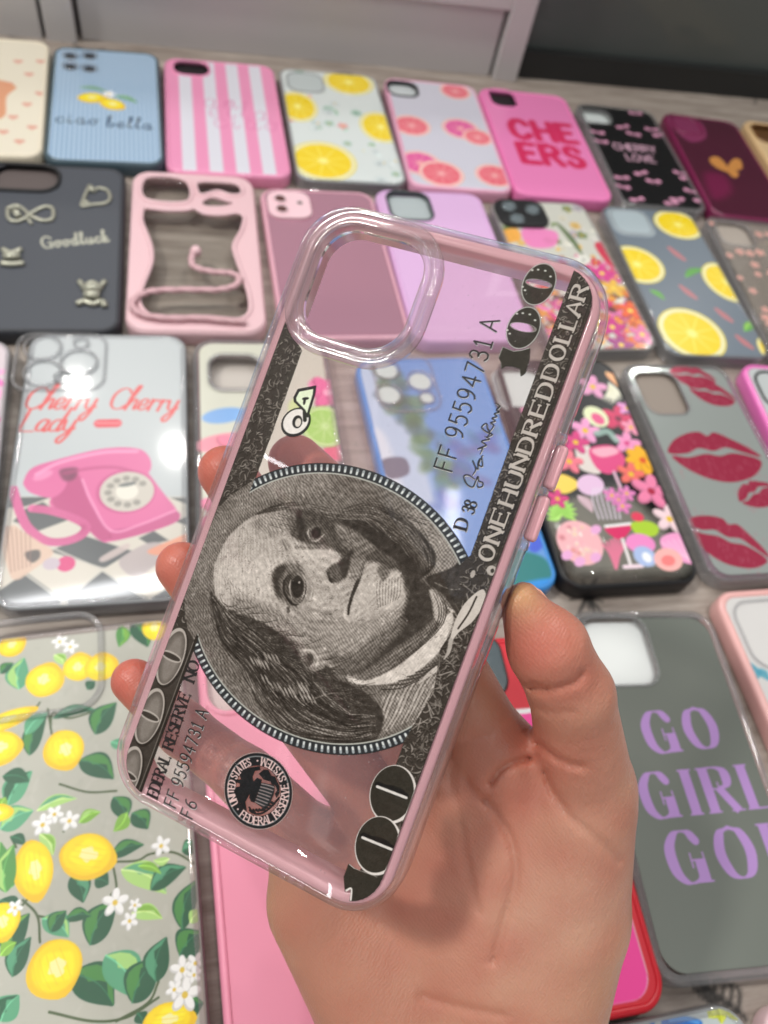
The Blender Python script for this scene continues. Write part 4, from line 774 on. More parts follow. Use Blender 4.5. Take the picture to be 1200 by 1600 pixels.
c = Case('red case with hot pink panel, mostly hidden behind the hand', ('R', [(877,988),(1052,1576)]), W=76)
c.frame(plastic('strong_red', S(206,22,40), .35), 3); k = c.ink(2, S(208,24,44)); k.lpoly(rrect(c.W-11, c.L*.74, 8, 8, 0, -c.L*.10), S(240,240,240)); k.lpoly(rrect(c.W-11.6, c.L*.74-2.2, 8, 8, 0, -c.L*.10-1.1), S(244,64,156))
c.plate(MAT['strong_red'], k, inkM, []); q_ = c.loc((768,1052)); h = (q_[0]-6, q_[1]+4, 26, 30, 9)
mesh_geo('camera_island', [slab(rrect(24,28,8,8,h[0],h[1]), [], c.Tl-.6, c.Tl+.4)], [plastic('teal_black', S(40,60,66), .2)], c.root, False); c.rim((h[0],h[1],24,28,8), blackTPU)

c = Case('grey mirror case reading GO GIRL GO! in lilac letters', ('quad', [(890,957),(1110,950),(1278,1522),(1062,1542)]), W=74, L=150)
c.frame(clearF, 4.0); k = c.ink(4); k.lpoly(rrect(c.W-8.4, c.L-8.4, 9), S(132,138,130)); Z = crop(700,900,2.286); LI = S(206,164,232)
h = c.hole(Z([(470,145)])[0], Z([(765,385)])[0], r=8)
def big(s_, p0, p1, size, w):
    fit(k, s_, Z([p0])[0], Z([p1])[0], size, w, LI, thin=.32, serif=17, gap=44)
big('GO', (738,632), (975,608), 17.5, 2.2); big('GIRL', (730,866), (1165,822), 17.5, 2.2); big('GO!', (828,1100), (1200,1062), 18.5, 2.3)
c.plate(sheet, k, inkMir, [h]); c.rim(h, clearF); c.liner(S(222,226,224), .5, 5)

c = Case('clear case with blush pink frame and teal marks at the right edge', ('L', [(1112,924),(1330,1420)]), W=76, L=152)
c.frame(plastic('blush_gel', S(232,178,174), .25, coat=.5), 4); k = c.ink(2, S(210,208,206)); Z = crop(900,850,4)
k.line(Z([(1100,760),(1150,800),(1200,830)]), 1.6, S(60,150,176), .8, .4); k.line(Z([(1130,830),(1160,790),(1190,800)]), 1.2, S(60,150,176), .7, .4)
c.plate(plastic('pale_back', S(214,206,208), .3), k, inkLum, []); c.rim((-c.W/2+24, c.L/2-24, 34, 34, 9), clearF)
# ------------------------------------------------------------------ fifth row
c = Case('clear case with blue petals and olive leaves at the bottom right', ('T', [(898,1613),(1156,1560)]), L=150)
c.frame(clearF, 3.4); k = c.ink(3, S(178,188,188)); Z = crop(960,1450,5)
for P in ([(380,700),(450,700),(560,690),(690,730),(640,800),(400,790)], [(280,730),(320,735),(300,790)]): k.poly(Z(P), S(30,110,196), 1, .3, True)
k.line(Z([(440,720),(560,710),(660,740)]), .6, S(90,160,226), .8)
for a, b in (((810,610),(845,750)), ((880,630),(970,720)), ((780,610),(740,700))): leaf_(k, Z([a])[0], Z([b])[0], 2.2, S(176,184,40), S(206,214,90))
conf(c, [S(30,110,196), S(176,184,40), S(240,240,240)], k, 60, 3, 6, 31, (-34,-70,34,60)); c.plate(plastic('frost_back', S(190,196,198), .3), k, inkG, []); c.rim((-c.W/2+24, c.L/2-26, 32, 34, 9), clearF)
c = Case('pale pink rounded case at the bottom right corner', ('T', [(1180,1578),(1410,1528)]), W=76, L=150)
c.frame(plastic('shell_pink', S(232,200,204), .3, coat=.3), 3); k = c.ink(1, S(228,196,202)); c.plate(MAT['shell_pink'], k, inkG, [])
# ================================================================== THE HELD CASE
rv = np.array([-0.0501,-0.2779,-0.3488]); TV = np.array([-16.8659,78.5481,-183.5165])
th = np.linalg.norm(rv); kk = rv/th; KX = np.array([[0,-kk[2],kk[1]],[kk[2],0,-kk[0]],[-kk[1],kk[0],0]]); RH = np.eye(3)+math.sin(th)*KX+(1-math.cos(th))*KX@KX
CTR = RH@np.array([38.5,-77.5,0])+TV                          # centre of the case front in camera space
def camdir(x, y): return np.array([(x-600)/F, -(y-800)/F, -1.])
def hdepth(x, y, off=0):                                      # distance at which that view line meets the plane `off` behind the case front
    n = RH[:, 2]; return float(((CTR-n*off)@n)/(camdir(x, y)@n))
def P(p):
    q = RH.T@(camdir(*p)*hdepth(*p, .8)-CTR); return (q[0], q[1])
HW = RC@RH; hc = RC@CTR+CP
HM = Matrix([[*HW[i], hc[i]*MM] for i in range(3)]+[[0,0,0,1]])
hero = thing('phone_case', 'clear banknote print case with pink frame held up in the hand', 'phone case', HM)
W0, L0, R0 = 77.0, 155.0, 13.0
shell = gel('crystal_shell', (.99,.985,.99), .80, .03, 1.4, .03); pinkF = plastic('frame_pink', S(254,206,213), .28, coat=.3)
pinkB = plastic('button_pink', S(238,176,184), .3, coat=.4)
mesh_geo('clear_bumper', [ring_geo(W0, L0, R0, [(1.75,-10.9),(.5,-10.8),(0,-10.2),(-.1,-6),(0,-2.4),(.35,-1.1),(.8,-.2),(1.25,.1),(1.6,-.1),(1.75,-.6),(1.7,-1.9),(1.6,-6)], n=16)], [shell], hero)
mesh_geo('pink_frame', [ring_geo(W0, L0, R0, [(1.9,-10.2),(1.9,-1.4),(2.2,-1.0),(3.9,-1.0),(4.3,-1.3),(4.5,-10.2)], n=16)], [pinkF], hero)
CX, CY = -18.3, 58.0
tri = slab(rrect(W0-3.6, L0-3.6, R0-1.8, 16), [rrect(30.2, 30.2, 9.5, 12, CX, CY)], -.9, -.5)
# ---- the printed note
K = Ink(-W0/2+3.4, -L0/2+2.4, W0/2-3.4, L0/2-2.4, 6.6, m=P)
YY, XX = np.mgrid[0:K.ny, 0:K.nx]; XX = (K.x0+XX/K.res).astype(np.float32); YY = (K.y0+YY/K.res).astype(np.float32)
def tone(t): t = np.asarray(t)[..., None] if np.ndim(t) else t; return np.array(S(34,28,22))*(1-t)+np.array(S(222,212,203))*t
inside = np.clip(K.cover(K.sdpoly(XX, YY, rrect(W0-8.2, L0-5.6, R0-4.6, 8)), 0), 0, 1)
holeM = np.clip(-K.cover(K.sdpoly(XX, YY, rrect(37, 37, 13, 8, CX, CY)), 0)+1, 0, 1)
K.clip = inside*holeM
g = np.random.default_rng(5)
def filigree(poly, base, n, seed, lo=.35, hi=.62, dens=1):
    g = np.random.default_rng(seed); old = K.clip; m = K.mask(poly); K.clip = old*m; K.lpoly(poly, tone(base))
    xs = [p[0] for p in poly]; ys = [p[1] for p in poly]
    for q in range(n):                                        # engraved leaf curls
        x, y = g.uniform(min(xs), max(xs)), g.uniform(min(ys), max(ys)); a = g.uniform(0, 6.28); L = g.uniform(.8, 2.6); cu = g.uniform(-1.6, 1.6)
        pts = [np.array([x, y])+L*t*np.array([math.cos(a+cu*t), math.sin(a+cu*t)]) for t in (0,.35,.7,1)]
        K.lline(np.array(pts)+[.12,-.12], .26, tone(.02), .7, sm=True, k=3); K.lline(pts, [g.uniform(.06,.13),g.uniform(.12,.22),.12,.05], tone(g.uniform(.22, hi)), .8, sm=True, k=3)
        if q % 3 == 0:
            for s_ in (-1, 1): b = a+s_*.9; K.lline([pts[1], pts[1]+np.array([math.cos(b), math.sin(b)])*L*.4], .08, tone(g.uniform(lo, hi)), .8)
    K.clip = old
EC, EA, EB = (0.3, -15.6), 37.0, 32.8
# left strip and right strip
filigree([(-36,-80),(-27.4,-80),(-27.4,34),(-27.5,39.5),(-30.5,42),(-33,80),(-36,80)], .10, 900, 1)
# portrait disc
ell = [(EC[0]+EA*math.cos(t), EC[1]+EB*math.sin(t)) for t in np.linspace(0, 2*math.pi, 90)[:-1]]
T = np.full(XX.shape, .36, np.float32)
def tp(pts, v, soft=.3, a=1, Zf=None, sm=True, local=False):
    global T
    q = np.array(pts if local else K.pt(Zf(pts)), float); q = catmull(q, True, 4) if sm else q
    mg = soft+1; b = K.box(q[:,0].min()-mg, q[:,1].min()-mg, q[:,0].max()+mg, q[:,1].max()+mg)
    if not b: return
    cov = np.clip(K.cover(K.sdpoly(b[1], b[2], q), soft), 0, 1)*a; T[b[0]] = T[b[0]]*(1-cov)+v*cov
def tl(pts, w, v, soft=.1, a=1, Zf=None):
    global T
    kk_ = Ink.__new__(Ink); kk_.__dict__.update(K.__dict__); kk_.clip = None; kk_.A = np.zeros((K.ny, K.nx, 4), np.float32) if not hasattr(K, 'tmp') else K.tmp; K.tmp = kk_.A
    q = np.array(K.pt(Zf(pts)), float); ww = np.broadcast_to(np.asarray(w, float), (len(q),)); m = ww.max()+soft+1
    b = K.box(q[:,0].min()-m, q[:,1].min()-m, q[:,0].max()+m, q[:,1].max()+m)
    if not b: return
    kk_.A[b[0]] = 0; kk_.lline(q, ww, (1,1,1), 1, soft, True); cov = kk_.A[b[0]][..., 3]*a; T[b[0]] = T[b[0]]*(1-cov)+v*cov; kk_.A[b[0]] = 0
C5 = crop(280,700,2.4); C3 = crop(300,740,4.615); C4 = crop(500,740,4.286); C6 = crop(300,960,4.615)
tp([(60,380),(150,260),(290,130),(420,130),(330,200),(200,290),(140,400),(100,520),(70,520)], .44, 1, 1, C5)
tp([(300,120),(420,95),(560,95),(560,150),(430,180),(320,190)], .50, 1.2, .8, C5); tp([(860,250),(930,230),(1000,330),(1050,420),(960,470),(900,330)], .55, .8, .8, C5)
# coat and shoulders
tp([(700,1120),(640,1000),(700,900),(860,870),(980,760),(1040,620),(1110,640),(1090,800),(1010,980),(930,1100)], .40, .4, 1, C5)
# head
tp([(140,560),(132,460),(150,400),(200,318),(300,245),(420,215),(560,250),(700,320),(800,400),(850,480),(850,560),(820,640),(760,720),(660,800),(600,840),(540,800),(450,730),(330,660),(220,610),(160,600)], .74, .25, 1, C5)
tp([(140,470),(220,420),(360,430),(380,520),(300,560),(200,560),(150,530)], .84, 1.2, .8, C5)
tp([(230,560),(360,600),(460,660),(560,720),(640,790),(560,800),(440,730),(320,660),(200,600)], .5, 1.0, .9, C5)
tp([(440,610),(560,610),(640,650),(720,640),(800,560),(840,560),(820,650),(740,720),(640,790),(540,740)], .55, 1.0, .8, C5)
tp([(420,215),(560,235),(700,300),(820,390),(880,470),(850,540),(800,470),(740,430),(650,425),(600,400),(560,372),(480,362),(425,330),(400,270)], .2, .5, 1, C5)
tp([(600,300),(700,320),(740,380),(680,400),(610,360)], .42, .7, .8, C5); tp([(300,250),(420,235),(430,300),(360,330),(270,300)], .5, .8, .7, C5)
# hair on the far side
tp([(290,250),(340,222),(400,207),(470,206),(540,222),(610,232),(650,215),(700,204),(770,208),(830,255),(905,315),(955,380),(962,440),(910,490),(870,500),(835,440),(780,400),(700,340),(600,270),(500,232),(420,228),(350,240)], .08, .25, 1, C5)
# neck shade, cravat
tp([(820,430),(900,490),(960,540),(970,620),(900,690),(800,760),(700,830),(620,850),(600,815),(700,760),(800,680),(850,600),(860,520)], .12, .4, 1, C5)
tp([(560,770),(640,770),(740,700),(820,640),(850,660),(760,760),(680,830),(600,850)], .34, .7, .9, C5)
tp([(632,850),(700,872),(800,830),(880,770),(950,700),(1010,620),(1030,640),(1000,730),(930,810),(840,870),(740,888),(650,880)], .88, .2, 1, C5)
for q in range(7): tl([(660+q*6,872-q*2),(780,835-q*9),(880,765-q*8),(960+q*4,690-q*8)], [.04,.13,.13,.04], .45 if q % 2 else .25, .06, .8, C5)
tp([(940,530),(980,560),(1000,620),(990,660),(960,640),(950,580)], .8, .3, .9, C5)
for q in range(4): tl([(955+q*9,545),(975+q*9,600),(965+q*8,660),(900+q*8,740-q*3),(800+q*6,815)], [.05,.14,.14,.12,.05], .15, .05, .8, C5)
tl([(1010,600),(1050,640),(1040,720),(980,810),(900,880)], [.2,.7,.9,.7,.2], .8, .1, 1, C5); tl([(1030,620),(1060,680),(1020,780)], .22, .1, .1, .9, C5)
for q in range(16):                                            # coat folds
    x = 720+q*20; tl([(x+70,890-q*5),(x+40,960-q*8),(x+10,1040-q*10),(x-25,1090-q*8)], [.1,.24,.24,.1], .8 if q % 3 else .62, .05, .85, C5)
for q in range(9): tl([(760+q*32,905-q*16),(830+q*30,900-q*19),(900+q*22,870-q*20)], .16, .12, .05, .8, C5)
tl([(880,1035),(930,1000),(978,950)], [.15,.25,.15], .9, .05, 1, C5)
# near side hair with curls
tp([(118,540),(122,620),(150,690),(195,790),(280,860),(325,950),(350,990),(395,1040),(440,1085),(560,1110),(720,1110),(770,1010),(720,930),(650,890),(590,860),(560,820),(480,830),(445,760),(390,700),(280,640),(190,610),(140,560)], .11, .3, 1, C5)
g = np.random.default_rng(77)
for q in range(420):
    t = g.uniform(0, 1); bx = 150+t*520; by = 640+t*330+g.normal(0, 55); L = g.uniform(30, 110); a = g.uniform(.4, 1.4)
    tl([(bx, by), (bx+L*.4*math.cos(a), by+L*.4*math.sin(a)), (bx+L*math.cos(a-.5), by+L*math.sin(a-.5))], [.04,.1,.04], g.uniform(.02,.34), .05, .8, C5)
def strands(base, hw, n, lo_, hi_, seed):                       # locks of hair following a flow line
    g = np.random.default_rng(seed); B = catmull(base, False, 6); d = np.gradient(B, axis=0); nn = np.c_[-d[:,1], d[:,0]]/np.hypot(d[:,0], d[:,1])[:,None]; hw = np.interp(np.linspace(0, 1, len(B)), np.linspace(0, 1, len(hw)), hw)
    for q in range(n):
        o_ = g.uniform(-1, 1); i0 = int(g.uniform(0, .75)*len(B)); i1 = min(len(B), i0+int(g.uniform(.15, .5)*len(B))+3); ph = g.uniform(0, 6.28); am = g.uniform(2, 9)
        pts = [tuple(B[i]+nn[i]*(o_*hw[i]+am*math.sin(i*.55+ph))) for i in range(i0, i1, 2)]
        if len(pts) < 3: continue
        w_ = np.sin(np.linspace(.15, 3.0, len(pts)))*g.uniform(.05, .16)+.02; tl(pts, w_, g.uniform(lo_, hi_), .04, .85, C5)
strands([(125,560),(190,690),(290,790),(380,900),(470,990),(620,1050),(740,1040)], [12,60,75,110,110,60,40], 190, .16, .58, 5)
strands([(125,560),(190,690),(290,790),(380,900),(470,990),(620,1050),(740,1040)], [12,60,75,110,110,60,40], 120, .0, .08, 6)
strands([(330,235),(450,215),(600,245),(720,240),(830,300),(900,380),(930,460)], [8,10,15,45,60,50,30], 90, .14, .42, 7)
for (x, y, n) in ((520,275,4),(470,320,3),(560,480,3),(640,520,4),(700,500,5),(780,560,4),(500,430,2),(760,480,3),(420,300,3)):
    for q in range(n): tl([(x+q*28,y+q*4),(x+q*28+16,y+q*4+30),(x+q*28+36,y+q*4+70)], [.05,.2,.06], g.uniform(.5,.8), .08, .85, C6)
tl([(830,640),(900,600),(1000,570),(1100,565)], [.05,.14,.14,.05], .4, .1, .9, C6); tl([(860,800),(960,800),(1040,790)], .1, .38, .1, .8, C6)
for q in range(60): x, y = g.uniform(330,950), g.uniform(200,460); yy = 215+abs(x-620)*.12; tl([(x, yy+(y-200)*.25), (x+50, yy+12+(y-200)*.28)], .07, g.uniform(.04,.24), .05, .7, C5)
# tie knot over the right strip
tp([(925,492),(1010,455),(1095,402),(1135,430),(1105,520),(1070,600),(1075,650),(1050,640),(1000,560)], .10, .2, 1, C5); tl([(960,505),(1020,530),(1080,525)], .12, .4, .1, .8, C5)
# ear
tp([(450,760),(475,748),(505,755),(545,790),(548,820),(520,835),(490,830),(500,800),(485,785)], .56, .2, 1, C5); tp([(480,775),(500,772),(505,800),(492,812)], .12, .2, .9, C5); tl([(470,758),(500,760),(522,790),(515,820)], .25, .8, .1, .9, C5)
# near eye, brow, nose, mouth, far eye
tp([(352,480),(385,445),(420,425),(465,445),(490,500),(482,560),(440,602),(395,580),(365,540)], .38, .7, 1, C5); tp([(352,470),(385,438),(405,452),(378,500),(388,560),(365,550)], .12, .45, .95, C5)
tp([(402,525),(412,490),(440,468),(468,480),(474,530),(455,575),(425,575)], .36, .3, 1, C5); tp([(428,500),(448,480),(464,500),(462,545),(440,560),(426,535)], .05, .25, 1, C5)
tl([(406,505),(404,530),(415,562)], [.1,.3,.1], .8, .1, 1, C5); tl([(474,505),(472,540),(455,574)], [.05,.2,.05], .62, .1, .9, C5); tp([(448,498),(455,500),(453,508),(446,506)], .8, .1, .8, C5)
tl([(410,478),(396,505),(398,545),(425,584),(452,588)], [.1,.3,.34,.28,.1], .05, .12, 1, C5); tl([(478,488),(484,530),(468,578)], [.08,.2,.08], .14, .1, .9, C5); tp([(424,500),(446,478),(466,500),(464,548),(440,562),(424,535)], .05, .2, 1, C5); tp([(450,500),(456,501),(455,508),(449,507)], .85, .1, .9, C5); tl([(410,600),(412,612)], .4, .12, .2, .8, C5)
tp([(464,474),(486,495),(490,548),(466,592),(446,592),(464,572),(474,535),(474,500)], .66, .25, .95, C5); tp([(398,500),(412,474),(436,464),(428,490),(416,520),(418,560),(400,540)], .16, .3, .9, C5); tl([(420,495),(416,525),(424,562)], [.05,.2,.05], .72, .08, .9, C5); tl([(476,498),(477,535),(464,575)], [.05,.14,.05], .1, .06, 1, C5); tl([(494,490),(506,525),(500,565)], .12, .42, .1, .7, C5); tp([(505,302),(518,292),(534,305),(533,328),(516,338),(504,328)], .03, .2, 1, C5); tp([(536,296),(556,300),(556,335),(530,356),(524,346),(540,328)], .3, .3, .9, C5); tl([(478,300),(474,325),(488,352)], [.1,.26,.1], .04, .1, .9, C5)
tp([(428,395),(470,378),(560,385),(598,405),(588,450),(560,468),(500,452),(460,430)], .8, .4, 1, C5); tp([(470,430),(560,470),(580,520),(600,560),(540,580),(500,520)], .72, .6, .9, C5)
tl([(412,350),(425,385),(450,415),(480,430)], .5, .75, .3, .9, C5); tp([(380,350),(400,345),(415,375),(400,385)], .5, .3, .8, C5)
tl([(440,372),(480,374),(560,376)], .25, .16, .4, .6, C5)
tp([(552,462),(590,430),(612,440),(622,480),(600,505),(570,500)], .26, .3, 1, C5); tp([(598,430),(625,400),(650,380),(660,420),(640,460),(625,490),(610,470)], .1, .4, 1, C5); tl([(560,470),(572,500),(600,508)], .3, .08, .12, 1, C5)
tp([(570,512),(612,500),(640,490),(650,540),(625,590),(612,620),(600,560)], .7, .3, .9, C5)
tl([(692,430),(676,490),(655,540),(640,590),(636,622)], [.25,.5,.42,.34,.25], .08, .15, 1, C5); tp([(650,400),(700,410),(690,470),(660,500),(640,480)], .45, .4, .9, C5); tl([(625,600),(622,630),(640,650)], .3, .9, .2, .9, C5)
tp([(690,480),(740,450),(765,470),(740,540),(690,590),(665,580)], .76, .4, 1, C5); tp([(770,480),(815,455),(842,500),(838,560),(790,610),(745,590),(755,530)], .8, .5, 1, C5); tp([(745,450),(780,440),(790,470),(765,500)], .3, .4, .8, C5)
for q in range(9): tl([(745+q*11,500-q*2),(742+q*11,545),(748+q*9,600-q*4)], .07, .2, .05, .7, C5)
tp([(480,320),(495,295),(520,283),(545,295),(548,320),(530,350),(498,352)], .3, .4, 1, C5); tp([(500,310),(515,296),(532,305),(532,330),(514,340),(500,330)], .03, .2, 1, C5); tl([(489,302),(485,320),(492,342)], [.05,.2,.05], .7, .1, 1, C5); tl([(500,348),(520,348),(545,325)], [.1,.2,.1], .65, .1, .9, C5)
tp([(440,260),(455,240),(475,300),(465,340),(450,330)], .08, .4, .9, C5); tp([(585,285),(620,300),(625,320),(590,310)], .6, .3, .6, C5)
for q in range(12): tl([(160+q*16,470+q*14),(175+q*16,500+q*12),(180+q*17,540+q*9)], .09, .4, .05, .6, C5)
# engraving lines, worn specks, paper grain
gn = np.random.default_rng(8)
def smooth_noise(step, seed):
    gg = np.random.default_rng(seed); ny, nx = int(K.ny/step)+3, int(K.nx/step)+3; a = gg.random((ny, nx)).astype(np.float32)
    y = np.arange(K.ny)/step; x = np.arange(K.nx)/step; y0 = y.astype(int); x0 = x.astype(int); fy = (y-y0)[:, None]; fx = (x-x0)[None]; fy = fy*fy*(3-2*fy); fx = fx*fx*(3-2*fx)
    return (a[y0][:, x0]*(1-fx)+a[y0][:, x0+1]*fx)*(1-fy)+(a[y0+1][:, x0]*(1-fx)+a[y0+1][:, x0+1]*fx)*fy
n1, n2, n3 = smooth_noise(6, 1), smooth_noise(14, 2), smooth_noise(2.2, 3)
mid = np.clip(4*T*(1-T), 0, 1)
ph1 = (XX*.5+YY*.86)*2*math.pi/.62+n2*7; ph2 = (XX*.9-YY*.35+.02*(XX-20)**2)*2*math.pi/.7+n2*5
h1 = np.sin(ph1); h2 = np.sin(ph2)
T2 = T+mid*(.11*h1*np.where(T < .6, 1, .3)*(T > .16)+.07*h2*(T > .3)*(n2 > .35))+(n3-.5)*.16*mid+(n1-.5)*.08+(smooth_noise(4, 9)-.5)*.12*np.clip(T*3, .2, 1)+((n1*n3) > .66)*.10*mid
T2 = np.where((T > .6) & (n3 > .78) & (n2 > .5), T2-.22, T2)
T2 = np.clip(T2, 0, 1)
em = np.clip(K.cover(K.sdpoly(XX, YY, ell), 0), 0, 1)*(XX > -36)*K.clip*np.where((XX < -27.5) & (YY < -36), 0, 1)*np.where((XX < -27.5) & (YY > 6.5), 0, 1)
cs = tone(T2); A = K.A; a0 = A[..., 3]; ao = em+a0*(1-em); w_ = np.where(ao > 1e-4, em/np.maximum(ao, 1e-4), 0)[..., None]
A[..., :3] = A[..., :3]*(1-w_)+cs*w_; A[..., 3] = ao
# beaded rim
old = K.clip; K.clip = old*(XX > -27.6)*(XX < 29)
pe = lambda t, d: (EC[0]+(EA+d)*math.cos(t), EC[1]+(EB+d)*math.sin(t))
ts = np.linspace(0, 2*math.pi, 140); K.lline([pe(t, -.9) for t in ts], 1.15, S(40,42,44)); K.lline([pe(t, -2.15) for t in ts], .16, S(170,170,162))
nb = 150
for q in range(nb):
    t = 2*math.pi*q/nb; a_, b_ = np.array(pe(t, -.35)), np.array(pe(t, -1.35)); K.lline([a_, b_], .30, S(150,156,158)); K.lline([a_*.4+b_*.6, b_], .18, S(214,216,212))
K.clip = old
# lower left corner numerals in relief
K.lpoly([(-36,-80),(-27.3,-80),(-27.3,-36),(-30,-34),(-36,-34)], tone(.12))
def fat0(cx, cy, w, h, light=.5, rim_=.72, slit=.12, hw=2.6, hh=.7):
    K.lell((cx+.25, cy-.25), w+.5, h+.5, tone(.03)); K.lell((cx, cy), w+.1, h+.1, tone(rim_)); K.lell((cx+.2, cy-.2), w-.45, h-.45, tone(light*.55)); K.lell((cx+.35, cy-.5), w-1.1, h-1.2, tone(light), 0, .9, .8)
    K.lell((cx, cy), hw+.35, hh+.45, tone(rim_)); K.lell((cx, cy), hw, hh, tone(slit))
fat0(-32.2, -41.5, 3.3, 7.2); fat0(-32.2, -57.0, 3.3, 7.0); fat0(-32.4, -72.4, 3.3, 7.2)
K.lline([(-27.5,-34.5),(-27.5,-80)], .4, tone(.02)); K.lline([(-27.95,-36),(-27.95,-80)], .1, tone(.4))
# right strip
filigree([(28.0,80),(28.0,35),(28.2,7.2),(26.5,4),(31,-6),(29,-15),(31,-24),(28.5,-36.5),(29,-50),(29.5,-80),(36,-80),(36,80)], .11, 1050, 2)
for q in range(40):                                           # drapery marks beside the tie
    y = g.uniform(-32, 3); K.lline([(g.uniform(28.5,33.5), y), (g.uniform(29,34), y-g.uniform(1,2.5))], .12, tone(g.uniform(.3,.8)), .7)
K.lpoly([(30.0,-8),(30.8,-3),(33.2,1),(34.6,-1),(33.8,-6),(31.5,-10),(30.6,-13)], tone(.85), sm=True); K.lline([(31.2,-9),(32.2,-5),(32.6,-1)], .2, tone(.1), sm=True); K.lline([(30.6,-12),(31,-14.5),(30.6,-16.5)], [.5,.4,.1], tone(.7), sm=True)
K.lpoly([(33.9,8),(36,8),(36,80),(33.9,80)], tone(.07), .55)
K.lline([(33.85,8),(33.75,80)], .16, tone(.02))
def rot_text(s_, x0, y0, size, w, col, **kw): return letters(K, s_, np.array([x0, y0]), (0,1), (-1,0), size, w, col, **kw)   # reads upward, tops to the left
def outlined(ch, ctr_, size, wmax):
    W_ = max(G[ch][0], 40); f = wmax*100/size/W_
    for w_, th_, cc_, se_ in ((.62, .42, tone(.0), 14), (.40, .17, tone(.78), 11)):
        letters(K, ch, np.array([ctr_[0]+size*.5, ctr_[1]-wmax/2+(1.0 if ch == 'I' else 0)]), (0,1), (-1,0), size, w_, cc_, thin=th_, serif=se_, gap=0, wide=f)
for ch, p_ in zip('ONEHUNDREDDOLLAR', ((761,864),(772,836),(781,808),(794,778),(804,750),(812,722),(822,696),(831,668),(842,639),(852,611),(861,582),(871,552),(881,524),(889,503),(897,482),(905,457))):
    outlined(ch, K.m(p_), 3.3, 3.0)
K.lell((30.1, 3.4), .5, .9, tone(.7)); K.lell((33.8,5.6), 1.2, 1.1, tone(.75)); K.lell((33.9,5.6), .4, .5, tone(.1))
# big 100, top right
DK = S(46,42,34)
def big0(c_, rx_, ry_, ang, slit):
    K.lell(c_, rx_+.25, ry_+.25, S(176,176,170), ang, .8); K.lell(c_, rx_, ry_, DK, ang)
    ca, sa = math.cos(ang), math.sin(ang)
    for dx, dy in ((-2.6,2.6),(-1.4,3.1),(.2,3.3),(1.8,2.4),(-3.2,-1.6),(-2.4,-2.2)): K.lell((c_[0]+dx*ca-dy*sa, c_[1]+dx*sa+dy*ca), .28, .2, S(190,190,182), ang)
def eraser(c_, rx_, ry_, ang):
    b = K.box(c_[0]-rx_-1, c_[1]-rx_-1, c_[0]+rx_+1, c_[1]+rx_+1); ca, sa = math.cos(ang), math.sin(ang); x = (b[1]-c_[0])*ca+(b[2]-c_[1])*sa; y = -(b[1]-c_[0])*sa+(b[2]-c_[1])*ca
    k = np.sqrt((x/rx_)**2+(y/ry_)**2); D = K.A[b[0]]; cov = np.clip(.5+(k-1)*K.res*min(rx_, ry_), 0, 1); D[..., 3] *= cov; ring = np.clip(1-np.abs(k-1)*6, 0, 1)[..., None]; D[..., :3] = D[..., :3]*(1-ring)+np.array(S(170,168,160))*ring
Z4 = crop(640,400,4)
for (x, y) in ((712,452),(808,180)):
    c_ = K.m(Z4([(x, y)])[0]); big0(c_, 3.45, 4.75, -.04, 0); eraser((c_[0]-.1, c_[1]+.1), 2.8, .92, .06)
one = K.pt(Z4([(558,640),(584,572),(650,600),(700,595),(752,580),(750,640),(722,735),(695,752),(690,705),(640,690),(600,688),(575,706),(572,665)]))
K.lpoly(one+[-.1,.1], S(176,178,172)); K.lpoly(np.array(one)*1.0, DK); K.lpoly(np.array(one)+[.12,-.1], DK)
# serials, signature, district marks
BK = S(34,32,32)
def px_text(s_, p0, p1, size, w, col=BK, sh=True, **kw):
    a = np.array(K.m(p0)); b = np.array(K.m(p1)); d = (b-a)/np.linalg.norm(b-a); up = np.array([-d[1], d[0]])
    L0_ = letters(Ink(0,0,1,1,1), s_, np.zeros(2)+99, (1,0), (0,1), size, .1, BK, **kw); f = np.linalg.norm(b-a)/max(L0_, 1e-6)
    if sh: letters(K, s_, a+[.14,-.16], d*f, up, size, w, S(206,206,204), .7, **kw)
    letters(K, s_, a, d*f, up, size, w, col, **kw)
px_text('FF 95594731 A', (706,737), (783,495), 4.2, .21, gap=30)
px_text('FF 95594731 A', (275,1262), (328,1108), 3.2, .17, gap=30, thin=None); px_text('F6', (301,1279), (311,1250), 3.2, .17, gap=34)
px_text('D', (729,828), (734,811), 2.9, .34, thin=.14, serif=14); px_text('38', (740,804), (747,785), 2.8, .27, thin=.14, gap=14)
Z5 = crop(620,640,4.286)
for dz, cc in ((.13, S(206,206,204)), (0, BK)):
    for Pn in ([(525,470),(480,440),(450,450),(470,500),(510,520),(530,480),(545,450),(550,480),(575,490),(575,515),(545,520),(540,490)],[(510,440),(530,400),(510,345),(525,380),(545,400),(545,360),(560,330),(550,370),(575,380),(570,320),(580,310)],[(560,300),(575,260),(545,265),(580,250),(600,240),(570,215),(600,205),(620,200),(590,180)],[(600,190),(640,170),(600,150),(570,120),(600,95),(610,130),(625,160),(600,190)],[(625,150),(650,110),(630,90),(660,80),(640,60),(670,50),(655,30),(685,20),(670,5),(690,-20),(660,-40)]):
        K.lline(np.array(K.pt(Z5(Pn)))+[dz,-dz], [.1]+[.17]*(len(Pn)-2)+[.07], cc, .85 if dz else 1, sm=True, k=4)
px_text('EDERAL', (247,1247), (268,1182), 2.9, .30, thin=.13, serif=13, gap=14, sh=False); px_text('RESERVE', (271,1172), (299,1084), 2.9, .30, thin=.13, serif=13, gap=14, sh=False); px_text('NO', (304,1066), (314,1034), 2.9, .30, thin=.13, serif=13, gap=16, sh=False)
